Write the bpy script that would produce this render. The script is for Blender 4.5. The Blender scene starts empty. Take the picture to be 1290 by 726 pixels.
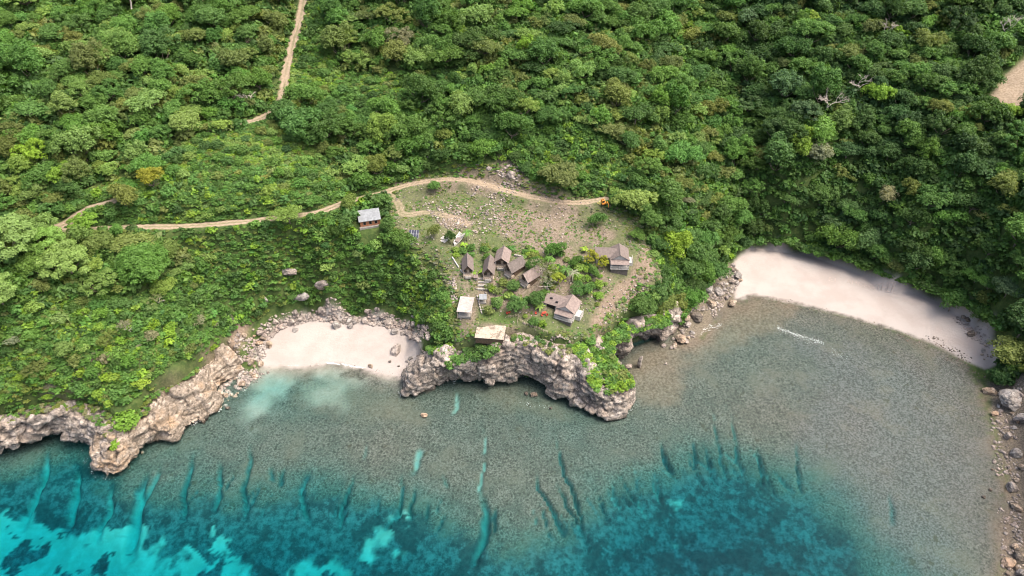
import bpy, bmesh, math, random
import numpy as np
from mathutils import Vector, Matrix, noise as mnoise

S = bpy.context.scene
COL = S.collection
R = math.radians
random.seed(7)
rng = np.random.default_rng(7)

# ------------------------------------------------------------------ camera, sky, sun, exposure
CAMH, PITCH, F = 170.0, 40.0, 872.0          # metres above the sea, degrees down, focal length in photo pixels
cam = bpy.data.cameras.new('camera'); camo = bpy.data.objects.new('camera', cam); COL.objects.link(camo)
camo.location = (0, 0, CAMH); camo.rotation_euler = (R(90 - PITCH), 0, 0)
cam.sensor_width = 36; cam.lens = F / 1290 * 36; cam.clip_end = 5000; cam.clip_start = 1
S.camera = camo
SUN_EL, SUN_AZ = 64.0, -8.0                  # azimuth measured from +X towards +Y
w = bpy.data.worlds.new('World'); S.world = w; w.use_nodes = True
nt = w.node_tree; bg = nt.nodes['Background']
sky = nt.nodes.new('ShaderNodeTexSky'); sky.sky_type = 'NISHITA'; sky.sun_disc = False
sky.sun_elevation = R(SUN_EL); sky.sun_rotation = R(90 - SUN_AZ); sky.air_density = 1.0; sky.dust_density = 9.0; sky.ozone_density = 1.0
nt.links.new(sky.outputs[0], bg.inputs[0]); bg.inputs[1].default_value = 0.15
sl = bpy.data.lights.new('sun', 'SUN'); so = bpy.data.objects.new('sun', sl); COL.objects.link(so)
sl.energy = 1.1; sl.angle = R(36); sl.color = (1, 0.91, 0.77)
sd_ = Vector((math.cos(R(SUN_EL)) * math.cos(R(SUN_AZ)), math.cos(R(SUN_EL)) * math.sin(R(SUN_AZ)), math.sin(R(SUN_EL))))
so.rotation_euler = sd_.to_track_quat('Z', 'Y').to_euler(); so.location = (0, 0, 300)
S.cycles.filter_width = 1.05; S.cycles.max_bounces = 5; S.cycles.diffuse_bounces = 2; S.cycles.glossy_bounces = 2; S.cycles.transparent_max_bounces = 6; S.cycles.transmission_bounces = 3
S.view_settings.view_transform = 'Standard'; S.view_settings.look = 'None'
S.view_settings.exposure = 1.3; S.view_settings.gamma = 1

# ------------------------------------------------------------------ photo pixel <-> world
cp, sp_ = math.cos(R(PITCH)), math.sin(R(PITCH))
def ray(px, py):
    a = (px - 645) / F; b = (py - 363) / F
    return np.array([a, cp - b * sp_, -sp_ - b * cp])
def at(px, py, z):
    d = ray(px, py); t = (z - CAMH) / d[2]
    return np.array([d[0] * t, d[1] * t, z])
def proj(p):
    p = np.asarray(p, float); x = p[..., 0]; y = p[..., 1]; z = p[..., 2] - CAMH
    dep = y * cp - z * sp_; v = -y * sp_ - z * cp
    return 645 + F * x / dep, 363 + F * v / dep, dep

# ------------------------------------------------------------------ cliffs: rows of (top px, top height, lip px, lip height, undercut)
def zc(rows, ox, oy, s):
    return [((ox + a / s, oy + b / s), h, (ox + c / s, oy + d / s), l, u) for a, b, h, c, d, l, u in rows]
PEN = zc([(330,235,10, 262,300,1.0,0), (330,252,11, 232,352,1.0,0.5), (352,258,12, 238,408,1.2,1.5), (380,255,13, 300,398,2.0,2.5), (402,280,12, 345,375,2.5,3),
  (414,296,10.5, 390,328,7.0,3), (432,294,10.8, 425,328,7.6,3.5), (500,272,13.2, 480,342,6.8,3.5), (560,258,15, 540,357,4.6,3.5), (620,225,16, 620,366,2.5,3.5),
  (680,215,16.5, 690,350,3.5,5), (740,235,16, 740,366,3.5,5), (800,255,15, 790,405,2.2,4), (850,262,14.5, 830,427,1.6,3), (890,250,14, 870,442,1.8,4),
  (930,320,12, 920,466,1.5,3.5), (962,388,9.5, 975,487,1.2,3), (1012,388,9, 1010,499,0.9,1), (1060,378,9, 1072,480,0.9,1), (1082,368,9, 1106,430,1.2,1),
  (1072,345,9.5, 1097,384,2,2), (1040,305,10.5, 1060,335,3,2.5), (1008,250,12, 1022,275,4,3), (1012,212,12.5, 1040,262,2,2), (1058,195,12, 1085,265,2,2),
  (1090,165,11, 1102,202,4,5), (1160,148,10.5, 1160,196,3.5,6), (1215,138,9, 1222,202,2.5,3), (1240,100,9, 1252,190,1.0,0), (1262,60,9, 1290,150,1.0,0)], 430, 360, 3.0)
HEAD = zc([(-170,285,11, -150,372,2.5,4), (-60,285,11, -40,350,2.5,4), (0,278,11, 0,352,2.5,4), (55,262,11.5, 50,352,2.5,4), (105,244,12, 75,328,3.5,6), (160,238,12, 135,312,3.5,6), (215,236,11.5, 200,313,3.5,6),
  (260,255,11, 265,326,3,5), (300,285,9.5, 286,348,2,3), (322,318,7.5, 281,396,1.2,2), (338,338,7, 320,420,1.0,2), (355,330,7.5, 367,414,1.0,2),
  (374,310,8, 402,372,2,3), (405,288,8.5, 428,326,3,5), (435,258,9, 475,312,2.5,5), (462,232,9.5, 520,317,1.8,3), (482,200,10, 548,298,1.5,4),
  (502,184,10, 577,268,1.2,1.5), (540,168,10, 617,250,1,1), (588,134,9, 652,208,1,1), (612,104,8, 660,165,.8,.5), (640,80,7, 690,140,.6,0), (680,40,6.5, 735,110,.5,0)], 0, 420, 2.372)

# ------------------------------------------------------------------ land heights: photo pixel, metres
CTRL = [(0,0,82),(160,0,80),(380,0,77),(645,0,75),(880,0,70),(1000,0,72),(1150,0,76),(1290,0,80),
 (-150,0,86),(1450,0,84),(-150,200,60),(-150,400,36),(1450,200,54),(1450,350,32),(1440,450,20),
 (0,150,62),(120,120,64),(200,195,52),(345,140,54),(300,70,66),(380,40,69),(470,60,64),(645,120,54),(760,60,63),(560,160,47),(470,170,46),(450,120,54),
 (0,250,48),(70,285,43),(130,262,46),(145,288,41.5),(230,284,40),(330,276,38),(420,262,36.5),(470,245,35.5),(510,232,35),(560,226,35),(620,232,34),(680,250,31.5),(760,252,31),
 (640,195,41),(560,205,39.5),(760,180,44),(820,190,40),(840,130,49),
 (600,262,31),(680,280,28),(760,285,27),(520,262,32),(465,277,33),(528,302,28.5),(575,302,27.5),(600,328,25.2),(640,335,24.8),(680,345,24),(775,322,24.5),(800,320,24.5),(740,340,23.6),
 (715,392,19.5),(640,375,21.5),(590,385,20.5),(617,415,18.2),(660,400,19.5),(690,420,18),(605,360,23),(830,350,20),(775,370,19.5),
 (552,330,26),(560,360,23),(570,400,19),(552,420,15),(540,345,21),(520,325,25),(490,310,28),(450,305,29),(400,300,32),(340,310,31),(290,310,32),(240,320,32),
 (530,395,9),(500,390,6.5),(440,383,5.5),(400,388,5),(350,400,5),(330,405,6),(310,400,9),(480,360,15),(420,350,18),(360,345,19),(360,375,11),(300,360,20),
 (220,380,25),(250,430,15),(270,450,11),(230,470,14),(100,370,34),(0,380,40),(0,450,26),(100,440,25),(180,450,20),(0,515,14),(100,500,14.5),(190,490,13),
 (540,435,11),(845,370,14),(800,392,13),(765,430,13.5),(752,450,13),(770,480,11),(735,405,17.5),(600,432,17.3),(560,438,12),(850,395,11.5),
 (870,340,11),(895,330,7),(860,310,18),(920,325,4),(935,300,8),(960,300,6),(905,300,14),(880,260,26),(930,240,24),(930,180,33),(900,80,52),(860,250,30),
 (1000,305,6),(1050,318,6),(1100,338,6),(1150,355,6),(1200,370,7),(1240,395,7),(1262,425,5),(1268,455,4.5),(1290,440,9),(1290,480,8),(1290,400,16),
 (1050,270,18),(1150,300,22),(1250,330,24),(1290,350,26),(1000,230,30),(1050,180,40),(1150,200,40),(1290,220,46),(1270,130,57),(1150,100,58),(1050,80,58),(960,130,45),
 (1310,560,3.5),(1320,640,3.5),(1330,726,3.5),(1420,560,22),(1440,700,25)]
# beach waterlines and rocky shores (height 0) in photo pixels, left to right
SHORE_L = [(318,470),(326,462),(345,461),(385,462),(420,457),(450,462),(480,472),(505,476)]
SHORE_E = [(862,432),(882,424),(892,408),(905,392),(925,378),(948,370),(1000,380),(1060,395),(1130,415),(1175,432),(1205,448),(1222,462),(1240,490),(1248,520),(1258,560),(1266,600),(1275,640),(1272,680),(1262,726),(1250,800)]

def normals(rows):
    T = np.array([at(*r[0], r[1])[:2] for r in rows]); t = np.gradient(T, axis=0); n = np.stack([-t[:, 1], t[:, 0]], 1); n /= np.linalg.norm(n, axis=1, keepdims=True) + 1e-9
    for _ in range(2): n[1:-1] = n[:-2] + 2 * n[1:-1] + n[2:]; n /= np.linalg.norm(n, axis=1, keepdims=True) + 1e-9
    return n
coast = []                                       # (x, y, width of the step)
def inland(rows, off):
    T = np.array([at(*r[0], r[1]) for r in rows]); M = np.array([at(*r[2], r[3]) for r in rows])
    return T, M
for r, n in zip(HEAD, normals(HEAD)):
    p = at(*r[0], r[1]); p[:2] += n * min(r[4] + .8, 3.2); coast.append((p[0], p[1], 2.0))
for q in SHORE_L: p = at(*q, 0); coast.append((p[0], p[1], 9.0))
for r, n in zip(PEN, normals(PEN)):
    p = at(*r[0], r[1]); p[:2] += n * min(r[4] + .8, 3.2); coast.append((p[0], p[1], 2.0))
for q in SHORE_E: p = at(*q, 0); coast.append((p[0], p[1], 7.0))
coast = np.array(coast)
x0, y0 = coast[0, :2]; x1, y1 = coast[-1, :2]
poly = np.vstack([[(-1500, y0 - 10)], coast[:, :2], [(x1, -600), (1500, -600), (1500, 2500), (-1500, 2500)]])
pw = np.concatenate([[2.0], coast[:, 2], [7, 7, 7, 2.0]])

def sdist(X, Y, P, W=None):
    """signed distance to a polygon (positive inside) and the width attribute of the nearest point"""
    X = X.ravel(); Y = Y.ravel(); best = np.full(X.shape, 1e18); wd = np.zeros(X.shape); ins = np.zeros(X.shape, bool)
    n = len(P)
    for i in range(n):
        ax, ay = P[i]; bx, by = P[(i + 1) % n]; dx, dy = bx - ax, by - ay; L = dx * dx + dy * dy + 1e-12
        t = np.clip(((X - ax) * dx + (Y - ay) * dy) / L, 0, 1)
        d = (X - ax - t * dx) ** 2 + (Y - ay - t * dy) ** 2
        m = d < best; best[m] = d[m]
        if W is not None: wd[m] = (W[i] + t * (W[(i + 1) % n] - W[i]))[m]
        c = (ay > Y) != (by > Y)
        if abs(by - ay) > 1e-12: ins ^= c & (X < (bx - ax) * (Y - ay) / (by - ay) + ax)
    d = np.sqrt(best)
    return np.where(ins, d, -d), wd
def lined(X, Y, P):
    X = X.ravel(); Y = Y.ravel(); best = np.full(X.shape, 1e18); pos = np.zeros(X.shape)
    for i in range(len(P) - 1):
        ax, ay = P[i][:2]; bx, by = P[i + 1][:2]; dx, dy = bx - ax, by - ay; L = dx * dx + dy * dy + 1e-12
        t = np.clip(((X - ax) * dx + (Y - ay) * dy) / L, 0, 1)
        d = (X - ax - t * dx) ** 2 + (Y - ay - t * dy) ** 2
        m = d < best; best[m] = d[m]; pos[m] = (i + t[m]) / (len(P) - 1)
    return np.sqrt(best), pos

class RBF:                                       # thin-plate spline
    def __init__(s, pts, val, lam):
        s.c = np.asarray(pts, float) / 100; n = len(s.c)
        K = s.k(((s.c[:, None] - s.c[None]) ** 2).sum(-1)) + lam * np.eye(n)
        Pm = np.hstack([np.ones((n, 1)), s.c]); A = np.zeros((n + 3, n + 3))
        A[:n, :n] = K; A[:n, n:] = Pm; A[n:, :n] = Pm.T
        s.w = np.linalg.solve(A, np.concatenate([val, np.zeros(3)]))
    def k(s, r2): return 0.5 * r2 * np.log(r2 + 1e-9)
    def __call__(s, X, Y):
        X = X.ravel() / 100; Y = Y.ravel() / 100; out = np.empty(X.shape)
        for a in range(0, len(X), 40000):
            q = np.stack([X[a:a + 40000], Y[a:a + 40000]], 1)
            r2 = ((q[:, None] - s.c[None]) ** 2).sum(-1)
            out[a:a + 40000] = s.k(r2) @ s.w[:-3] + s.w[-3] + q @ s.w[-2:]
        return out

cpts = [at(*c) for c in CTRL]
for rows in (HEAD, PEN):
    for r in rows: cpts.append(at(*r[0], r[1]))
for q in SHORE_L + SHORE_E: cpts.append(at(*q, 0))
cpts = np.array(cpts)
LAND = RBF(cpts[:, :2], cpts[:, 2], 0.0008)

# ------------------------------------------------------------------ sea floor
SEA = [(0,590,-1.2),(60,575,-1.6),(100,590,-2.2),(40,640,-4.2),(0,660,-5.5),(0,726,-6.5),(100,640,-3.6),(100,700,-6),(160,620,-1.6),(170,660,-3.4),(160,710,-5.5),(230,560,-.7),(230,610,-1.2),(230,650,-2.6),(250,700,-5),
 (300,520,-.6),(320,560,-.6),(300,600,-.9),(310,640,-2.2),(320,690,-4.6),(400,500,-.7),(340,480,-.8),(430,475,-.7),(420,540,-.45),(380,580,-.6),(400,630,-2.2),(400,690,-4.6),(480,540,-.4),(470,600,-.6),(480,650,-2.6),(490,710,-4.8),
 (560,500,-.45),(560,560,-.45),(560,620,-.7),(560,670,-2.0),(570,720,-4),(620,500,-.5),(650,540,-.5),(640,600,-.5),(640,650,-.8),(640,700,-1.8),(680,520,-.6),(740,540,-.6),(800,540,-.5),(720,600,-.6),(720,650,-1.0),(720,690,-2.4),(780,640,-2.2),(780,700,-4.8),
 (820,580,-.7),(850,620,-3.0),(850,700,-5.5),(830,460,-.15),(870,460,-.3),(900,430,-.35),(950,420,-.3),(1050,440,-.25),(1150,470,-.2),(900,500,-.35),(1000,500,-.25),(1100,520,-.2),(1200,520,-.15),(1230,600,-.15),(1150,600,-.3),(1050,570,-.35),(950,560,-.5),(930,620,-3.2),(960,700,-5.5),(1020,640,-2.4),
 (1060,700,-3.2),(1080,620,-.6),(1120,680,-.8),(1180,680,-.5),(1220,690,-.3),(1150,726,-1.2),(1230,726,-.4),(1090,726,-2.6),(0,900,-9),(400,900,-9),(800,900,-10),(1200,900,-6),(-150,650,-6),(-150,800,-9)]
spts = np.array([at(a, b, 0) for a, b, c in SEA]); SEAF = RBF(spts[:, :2], np.array([c for a, b, c in SEA]), 0.0015)
# spur and groove channels: photo line, half width, depth, share of sand on the floor
GROOVES = [([(246,570),(238,600),(230,628),(228,648)],.9,2.4,.35),([(275,580),(277,610),(272,640)],.7,2.2,.45),([(318,560),(313,585),(308,615),(309,650)],.65,2.2,.3),([(340,588),(345,606)],.5,1.3,.1),([(358,590),(352,612)],.7,1.6,.1),
 ([(389,594),(379,618),(386,652)],.8,2.2,.4),([(449,596),(440,620),(430,642),(424,662)],.6,2.2,.35),([(506,598),(504,630),(498,655)],.5,2.2,.2),([(523,612),(518,650)],.5,2.0,.2),
 ([(571,490),(575,508),(569,524)],.7,.8,.9),([(606,530),(612,560),(611,585),(607,605),(606,628)],.38,1.3,.9),([(606,622),(612,645),(610,668),(598,705)],1.3,2.6,.55),([(675,598),(682,618),(697,642),(714,672)],.6,2.6,.25),([(702,608),(716,636),(733,672)],.4,2.2,.1),
 ([(698,548),(703,575),(716,605),(728,635),(741,692)],.42,2.2,.12),([(831,558),(837,575),(847,594)],.55,2.2,.1),([(872,553),(875,575),(879,592)],.4,2.0,.1),([(888,560),(891,580),(901,600)],.42,2.0,.1),
 ([(893,510),(899,545),(911,578),(918,604)],.42,1.7,.2),([(912,508),(924,545),(928,572),(940,596)],.42,1.7,.2),([(952,562),(958,585),(962,608)],.45,2.0,.1),([(1000,556),(1003,590),(1008,618)],.42,1.9,.1),
 ([(62,562),(50,600),(20,655)],1.0,2.2,.8),([(96,575),(92,620),(80,655)],1.1,2.4,.8),([(188,592),(174,625),(163,660),(156,692)],1.4,3.0,1.0),([(142,600),(132,640),(118,670)],1.1,2.0,.8),([(520,588),(531,571),(522,596)],1.2,1.1,.8),([(1118,620),(1124,640),(1125,662)],.6,.9,.0),
 ([(205,585),(190,610),(176,632)],.6,1.5,.6),([(465,560),(462,580)],.4,.8,.1),([(560,598),(566,615)],.4,.9,.1)]
_rg = np.random.default_rng(3); _edge = [(230,625),(300,625),(380,625),(450,635),(540,640),(640,655),(720,660),(790,622),(850,588),(940,592),(1010,610)]
for _i in range(46):                              # the many small ones along the reef edge
    _t = _rg.random() * (len(_edge) - 1); _j = int(_t); _x = _edge[_j][0] + (_edge[_j+1][0] - _edge[_j][0]) * (_t - _j); _y = _edge[_j][1] + (_edge[_j+1][1] - _edge[_j][1]) * (_t - _j) + _rg.normal(0, 7)
    _l = _rg.uniform(9, 24); _dx = (_x - 560) * .022 + _rg.normal(0, 2.5) + (4 if _x > 650 else -4)
    GROOVES.append(([(_x - _dx, _y - _l), (_x + _rg.normal(0, 1.5), _y), (_x + _dx, _y + _l)], _rg.uniform(.22, .42), _rg.uniform(.8, 1.7), .5 * _rg.random() ** 3))
GR = [([tuple(at(*q, -1.0)[:2]) for q in pl], wd, dp, sh) for pl, wd, dp, sh in GROOVES]

def vnoise(X, Y, s, seed=0):
    """cheap tileless value noise in numpy, 0..1"""
    x = X / s + seed * 17.31; y = Y / s - seed * 9.77
    xi = np.floor(x).astype(np.int64); yi = np.floor(y).astype(np.int64); fx = x - xi; fy = y - yi
    fx = fx * fx * (3 - 2 * fx); fy = fy * fy * (3 - 2 * fy)
    def h(a, b):
        n = (a * 374761393 + b * 668265263 + seed * 1442695041) & 0xffffffff
        n = ((n ^ (n >> 13)) * 1274126177) & 0xffffffff
        return ((n ^ (n >> 16)) & 0xffff) / 65535.0
    return (h(xi, yi) * (1 - fx) + h(xi + 1, yi) * fx) * (1 - fy) + (h(xi, yi + 1) * (1 - fx) + h(xi + 1, yi + 1) * fx) * fy
def fbm(X, Y, s, o=4, seed=0):
    a = 0; t = 0; amp = 1
    for i in range(o):
        a = a + amp * vnoise(X, Y, s, seed + i); t += amp; amp *= .55; s *= .5
    return a / t
def sst(a, b, x):
    t = np.clip((x - a) / (b - a), 0, 1); return t * t * (3 - 2 * t)

ROADS = {'upper': [(383,-10),(378,25),(368,60),(360,95),(355,125),(340,143),(318,153),(290,158),(270,163)],
         'lower': [(-20,305),(60,288),(85,278),(112,262),(150,252),(190,228),(222,192),(250,172),(275,162)],
         'shelf': [(62,292),(122,288),(180,286),(240,285),(300,280),(345,276),(400,266),(440,254),(470,246),(505,236),(545,227),(580,226),(610,232),(650,244),(700,254),(735,255),(764,250)],
         'spur': [(490,243),(502,258),(508,270),(540,268),(570,274),(590,282)],
         'footpath': [(800,226),(812,212),(816,195),(815,165)],
         'crest': [(796,108),(815,105),(840,105),(870,108)]}
def heights(X, Y):
    shp = X.shape; X = X.ravel(); Y = Y.ravel()
    sd, wd = sdist(X, Y, poly, pw)
    L = np.maximum(LAND(np.clip(X, -420, 420), np.clip(Y, -100, 560)), 0)
    far = np.hypot(np.maximum(np.abs(X) - 420, 0), np.maximum(Y - 560, 0)); L = np.minimum(L, 150) + 0 * far
    L = L + (fbm(X, Y, 22, 4, 3) - .5) * 3.0 * sst(8, 30, sd) * sst(7, 16, L)
    L = L + (fbm(X, Y, 3.5, 2, 8) - .5) * .5 * sst(3, 8, sd) * sst(5, 8, L)
    Dp = SEAF(np.clip(X, -260, 330), np.clip(Y, 20, 300))
    Dp = np.clip(Dp, -11, -.12)
    Dp = Dp + (fbm(X, Y, 16, 3, 55) - .5) * 2.4 * sst(-2.5, -5, Dp)
    Dp = np.where(Dp > -1.0, Dp * (.86 + .14 * sst(-.5, -1.0, Dp)), Dp)
    rough = (fbm(X, Y, 7, 3, 21) - .5) * .5 + (vnoise(X, Y, 1.6, 5) - .5) * .22
    Dp = np.minimum(Dp + rough * sst(-.2, -1.2, Dp) * 1.2 + rough * .25, -.05)
    sea = np.where(sd < 3)[0]
    g = np.zeros(X.shape); gs = np.zeros(X.shape)
    jx = (fbm(X[sea], Y[sea], 5, 3, 31) - .5) * 2.6; jw = .55 + .9 * fbm(X[sea], Y[sea], 6, 2, 37)
    for pl, w_, d_, s_ in GR:
        pa = np.array(pl); m_ = (X[sea] > pa[:, 0].min() - 6) & (X[sea] < pa[:, 0].max() + 6) & (Y[sea] > pa[:, 1].min() - 6) & (Y[sea] < pa[:, 1].max() + 6); k_ = sea[m_]
        if not len(k_): continue
        dd, t = lined(X[k_] + jx[m_], Y[k_], pl); q = (1 - sst(w_ * .25, w_ * 1.5, dd / jw[m_] * (1.5 - .6 * t))) * d_ * sst(-.05, .45, t) * (1 - .6 * sst(.8, 1.0, t))
        up = q > g[k_]; g[k_] = np.where(up, q, g[k_]); gs[k_] = np.where(up, sst(.25, .8, q / d_) * s_, gs[k_])
    Dp = Dp - g * sst(0, 2.0, -sd) * sst(.0, -.4, Dp)
    sh = -sd                                        # distance out to sea
    shelf = sst(0, 1, np.clip(sh / np.maximum(wd * 1.1, .1), 0, 1))
    z_sea = -0.02 * np.clip(sh, 0, 3) + (Dp) * shelf
    # beaches meet the sea in a slope, cliffs in a step hidden by the cliff meshes
    k = np.clip(sd / np.maximum(wd, .1), 0, 1)
    beach = (wd > 4)
    Lb = np.maximum(L * sst(0, 10, sd), np.minimum(.02 + sd * .10, 2.2) + .25 * sst(0, 4, sd))
    z_land = np.where(beach, Lb, L * sst(0.15, 1, k) - 1.0 * (1 - sst(.15, 1, k)))
    Z = np.where(sd > 0, z_land, np.where(beach, z_sea, np.minimum(z_sea, -1.0 * (1 - shelf) + z_sea * shelf)))
    return Z.reshape(shp), sd.reshape(shp), wd.reshape(shp), gs.reshape(shp)

# 1 m query raster
QX = np.arange(-400, 401, 1.0); QY = np.arange(60, 561, 1.0)
qx, qy = np.meshgrid(QX, QY); QZ, QS, _, _ = heights(qx, qy)
# cut the tracks level across the slope
def flatten_roads(Z, X, Y):
    for nm, pl in RW.items():
        if nm in ('footpath', 'crest'): continue
        pts = np.array(pl); 
        dd, t = lined(X, Y, pts); dd = dd.reshape(Z.shape); t = t.reshape(Z.shape)
        zi = np.interp(t * (len(pts) - 1), np.arange(len(pts)), pts[:, 2]); m = 1 - sst(2.0, 5.0, dd)
        Z = Z * (1 - m) + zi * m
    return Z
def zq(x, y):
    fx = np.clip((np.asarray(x, float) + 400), 0, 799.99); fy = np.clip(np.asarray(y, float) - 60, 0, 499.99)
    i = fx.astype(int); j = fy.astype(int); a = fx - i; b = fy - j
    return (QZ[j, i] * (1 - a) + QZ[j, i + 1] * a) * (1 - b) + (QZ[j + 1, i] * (1 - a) + QZ[j + 1, i + 1] * a) * b
def G(px, py, floor=-1e9):
    """photo pixel -> point on the ground"""
    d = ray(px, py); t = np.arange(100, 620, .5); p = d[None] * t[:, None]; z = CAMH + p[:, 2]
    h = np.maximum(zq(p[:, 0], p[:, 1]), floor); k = np.argmax(z < h)
    if k == 0: k = len(t) - 1
    a, b = t[k - 1], t[k]
    for _ in range(12):
        m = (a + b) / 2
        if CAMH + d[2] * m < max(zq(d[0] * m, d[1] * m), floor): b = m
        else: a = m
    return np.array([d[0] * b, d[1] * b, CAMH + d[2] * b])
def smooth_line(pts, n=6):
    pts = [np.array(p, float) for p in pts]; out = []
    for i in range(len(pts) - 1):
        a = pts[max(i - 1, 0)]; b = pts[i]; c = pts[i + 1]; d = pts[min(i + 2, len(pts) - 1)]
        for k in range(n):
            t = k / n
            out.append(.5 * (2 * b + (c - a) * t + (2 * a - 5 * b + 4 * c - d) * t * t + (3 * b - a - 3 * c + d) * t ** 3))
    out.append(pts[-1]); return np.array(out)
RW = {k: smooth_line([G(*q) for q in v], 4) for k, v in ROADS.items()}
for k in RW:                                        # even out the gradient of each track
    z = RW[k][:, 2]
    for _ in range(6): z[1:-1] = (z[:-2] + z[1:-1] * 2 + z[2:]) / 4
QZ = flatten_roads(QZ, qx, qy)
RW = {k: np.column_stack([v[:, :2], zq(v[:, 0], v[:, 1])]) for k, v in RW.items()}
def W(pts): return np.array([G(*q)[:2] for q in pts])     # photo polygon -> ground polygon

# ------------------------------------------------------------------ helpers
def link(o, parent=None):
    COL.objects.link(o)
    if parent: o.parent = parent
    return o
def mesh_np(name, V, Fc, mat, parent=None, smooth=False, attrs=None, k=None):
    """one object from numpy vertices and an (n,3|4) face array"""
    me = bpy.data.meshes.new(name); V = np.asarray(V, np.float32); Fc = np.asarray(Fc, np.int32); k = Fc.shape[1]
    me.vertices.add(len(V)); me.vertices.foreach_set('co', V.ravel())
    me.loops.add(Fc.size); me.loops.foreach_set('vertex_index', Fc.ravel())
    me.polygons.add(len(Fc)); me.polygons.foreach_set('loop_start', np.arange(0, Fc.size, k, dtype=np.int32))
    if smooth: me.polygons.foreach_set('use_smooth', np.ones(len(Fc), bool))
    if attrs:
        for an, (typ, dom, arr) in attrs.items():
            a = me.attributes.new(an, typ, dom); a.data.foreach_set('color' if 'COLOR' in typ else ('vector' if typ == 'FLOAT_VECTOR' else 'value'), np.asarray(arr, np.float32).ravel())
    me.update(calc_edges=True); me.materials.append(mat)
    return link(bpy.data.objects.new(name, me), parent)
def tag(o, label=None, cat=None, group=None, kind=None):
    if label: o['label'] = label
    if cat: o['category'] = cat
    if group: o['group'] = group
    if kind: o['kind'] = kind
    return o
def empty(name, loc, rz=0.0, label=None, cat=None, group=None):
    o = bpy.data.objects.new(name, None); o.empty_display_size = .5; o.location = loc; o.rotation_euler = (0, 0, rz)
    return tag(link(o), label, cat, group)
class MB:
    """collects simple solids, builds them as one mesh"""
    def __init__(s): s.v = []; s.f = []
    def add(s, v, f):
        n = len(s.v); s.v += [tuple(map(float, q)) for q in v]; s.f += [tuple(n + i for i in q) for q in f]; return s
    def box(s, x0, x1, y0, y1, z0, z1):
        return s.add([(x0,y0,z0),(x1,y0,z0),(x1,y1,z0),(x0,y1,z0),(x0,y0,z1),(x1,y0,z1),(x1,y1,z1),(x0,y1,z1)],
                     [(3,2,1,0),(4,5,6,7),(0,1,5,4),(1,2,6,5),(2,3,7,6),(3,0,4,7)])
    def slab(s, quad, th):
        """a quad given thickness downwards"""
        q = [tuple(p) for p in quad]; n = len(q); lo = [(p[0], p[1], p[2] - th) for p in q]
        return s.add(q + lo, [tuple(range(n)), tuple(range(2 * n - 1, n - 1, -1))] + [(i, n + i, n + (i + 1) % n, (i + 1) % n) for i in range(n)])
    def prism(s, pts, axis_vec):
        n = len(pts); a = np.array(axis_vec); b = [tuple(np.array(p) + a) for p in pts]
        return s.add(list(pts) + b, [tuple(range(n - 1, -1, -1)), tuple(range(n, 2 * n))] + [(i, (i + 1) % n, n + (i + 1) % n, n + i) for i in range(n)])
    def tube(s, pts, rad, n=7, cap=True):
        pts = [Vector(p) for p in pts]; rad = rad if hasattr(rad, '__len__') else [rad] * len(pts); base = len(s.v); m = len(pts)
        for i, p in enumerate(pts):
            d = (pts[min(i + 1, m - 1)] - pts[max(i - 1, 0)]).normalized()
            u = d.cross(Vector((0.3, .9, .2))).normalized(); w_ = d.cross(u)
            for k in range(n):
                a = 2 * math.pi * k / n; q = p + (u * math.cos(a) + w_ * math.sin(a)) * rad[i]; s.v.append(tuple(q))
        for i in range(m - 1):
            for k in range(n):
                a = base + i * n; s.f.append((a + k, a + (k + 1) % n, a + n + (k + 1) % n, a + n + k))
        if cap: s.f.append(tuple(base + k for k in range(n - 1, -1, -1))); s.f.append(tuple(base + (m - 1) * n + k for k in range(n)))
        return s
    def build(s, name, mat, parent=None, smooth=False, bevel=0):
        me = bpy.data.meshes.new(name); me.from_pydata(s.v, [], s.f); me.materials.append(mat)
        bm = bmesh.new(); bm.from_mesh(me); bmesh.ops.recalc_face_normals(bm, faces=bm.faces)
        if bevel: bmesh.ops.bevel(bm, geom=bm.edges[:], offset=bevel, segments=1, affect='EDGES')
        bm.to_mesh(me); bm.free()
        if smooth: me.polygons.foreach_set('use_smooth', np.ones(len(me.polygons), bool))
        return link(bpy.data.objects.new(name, me), parent)
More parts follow.
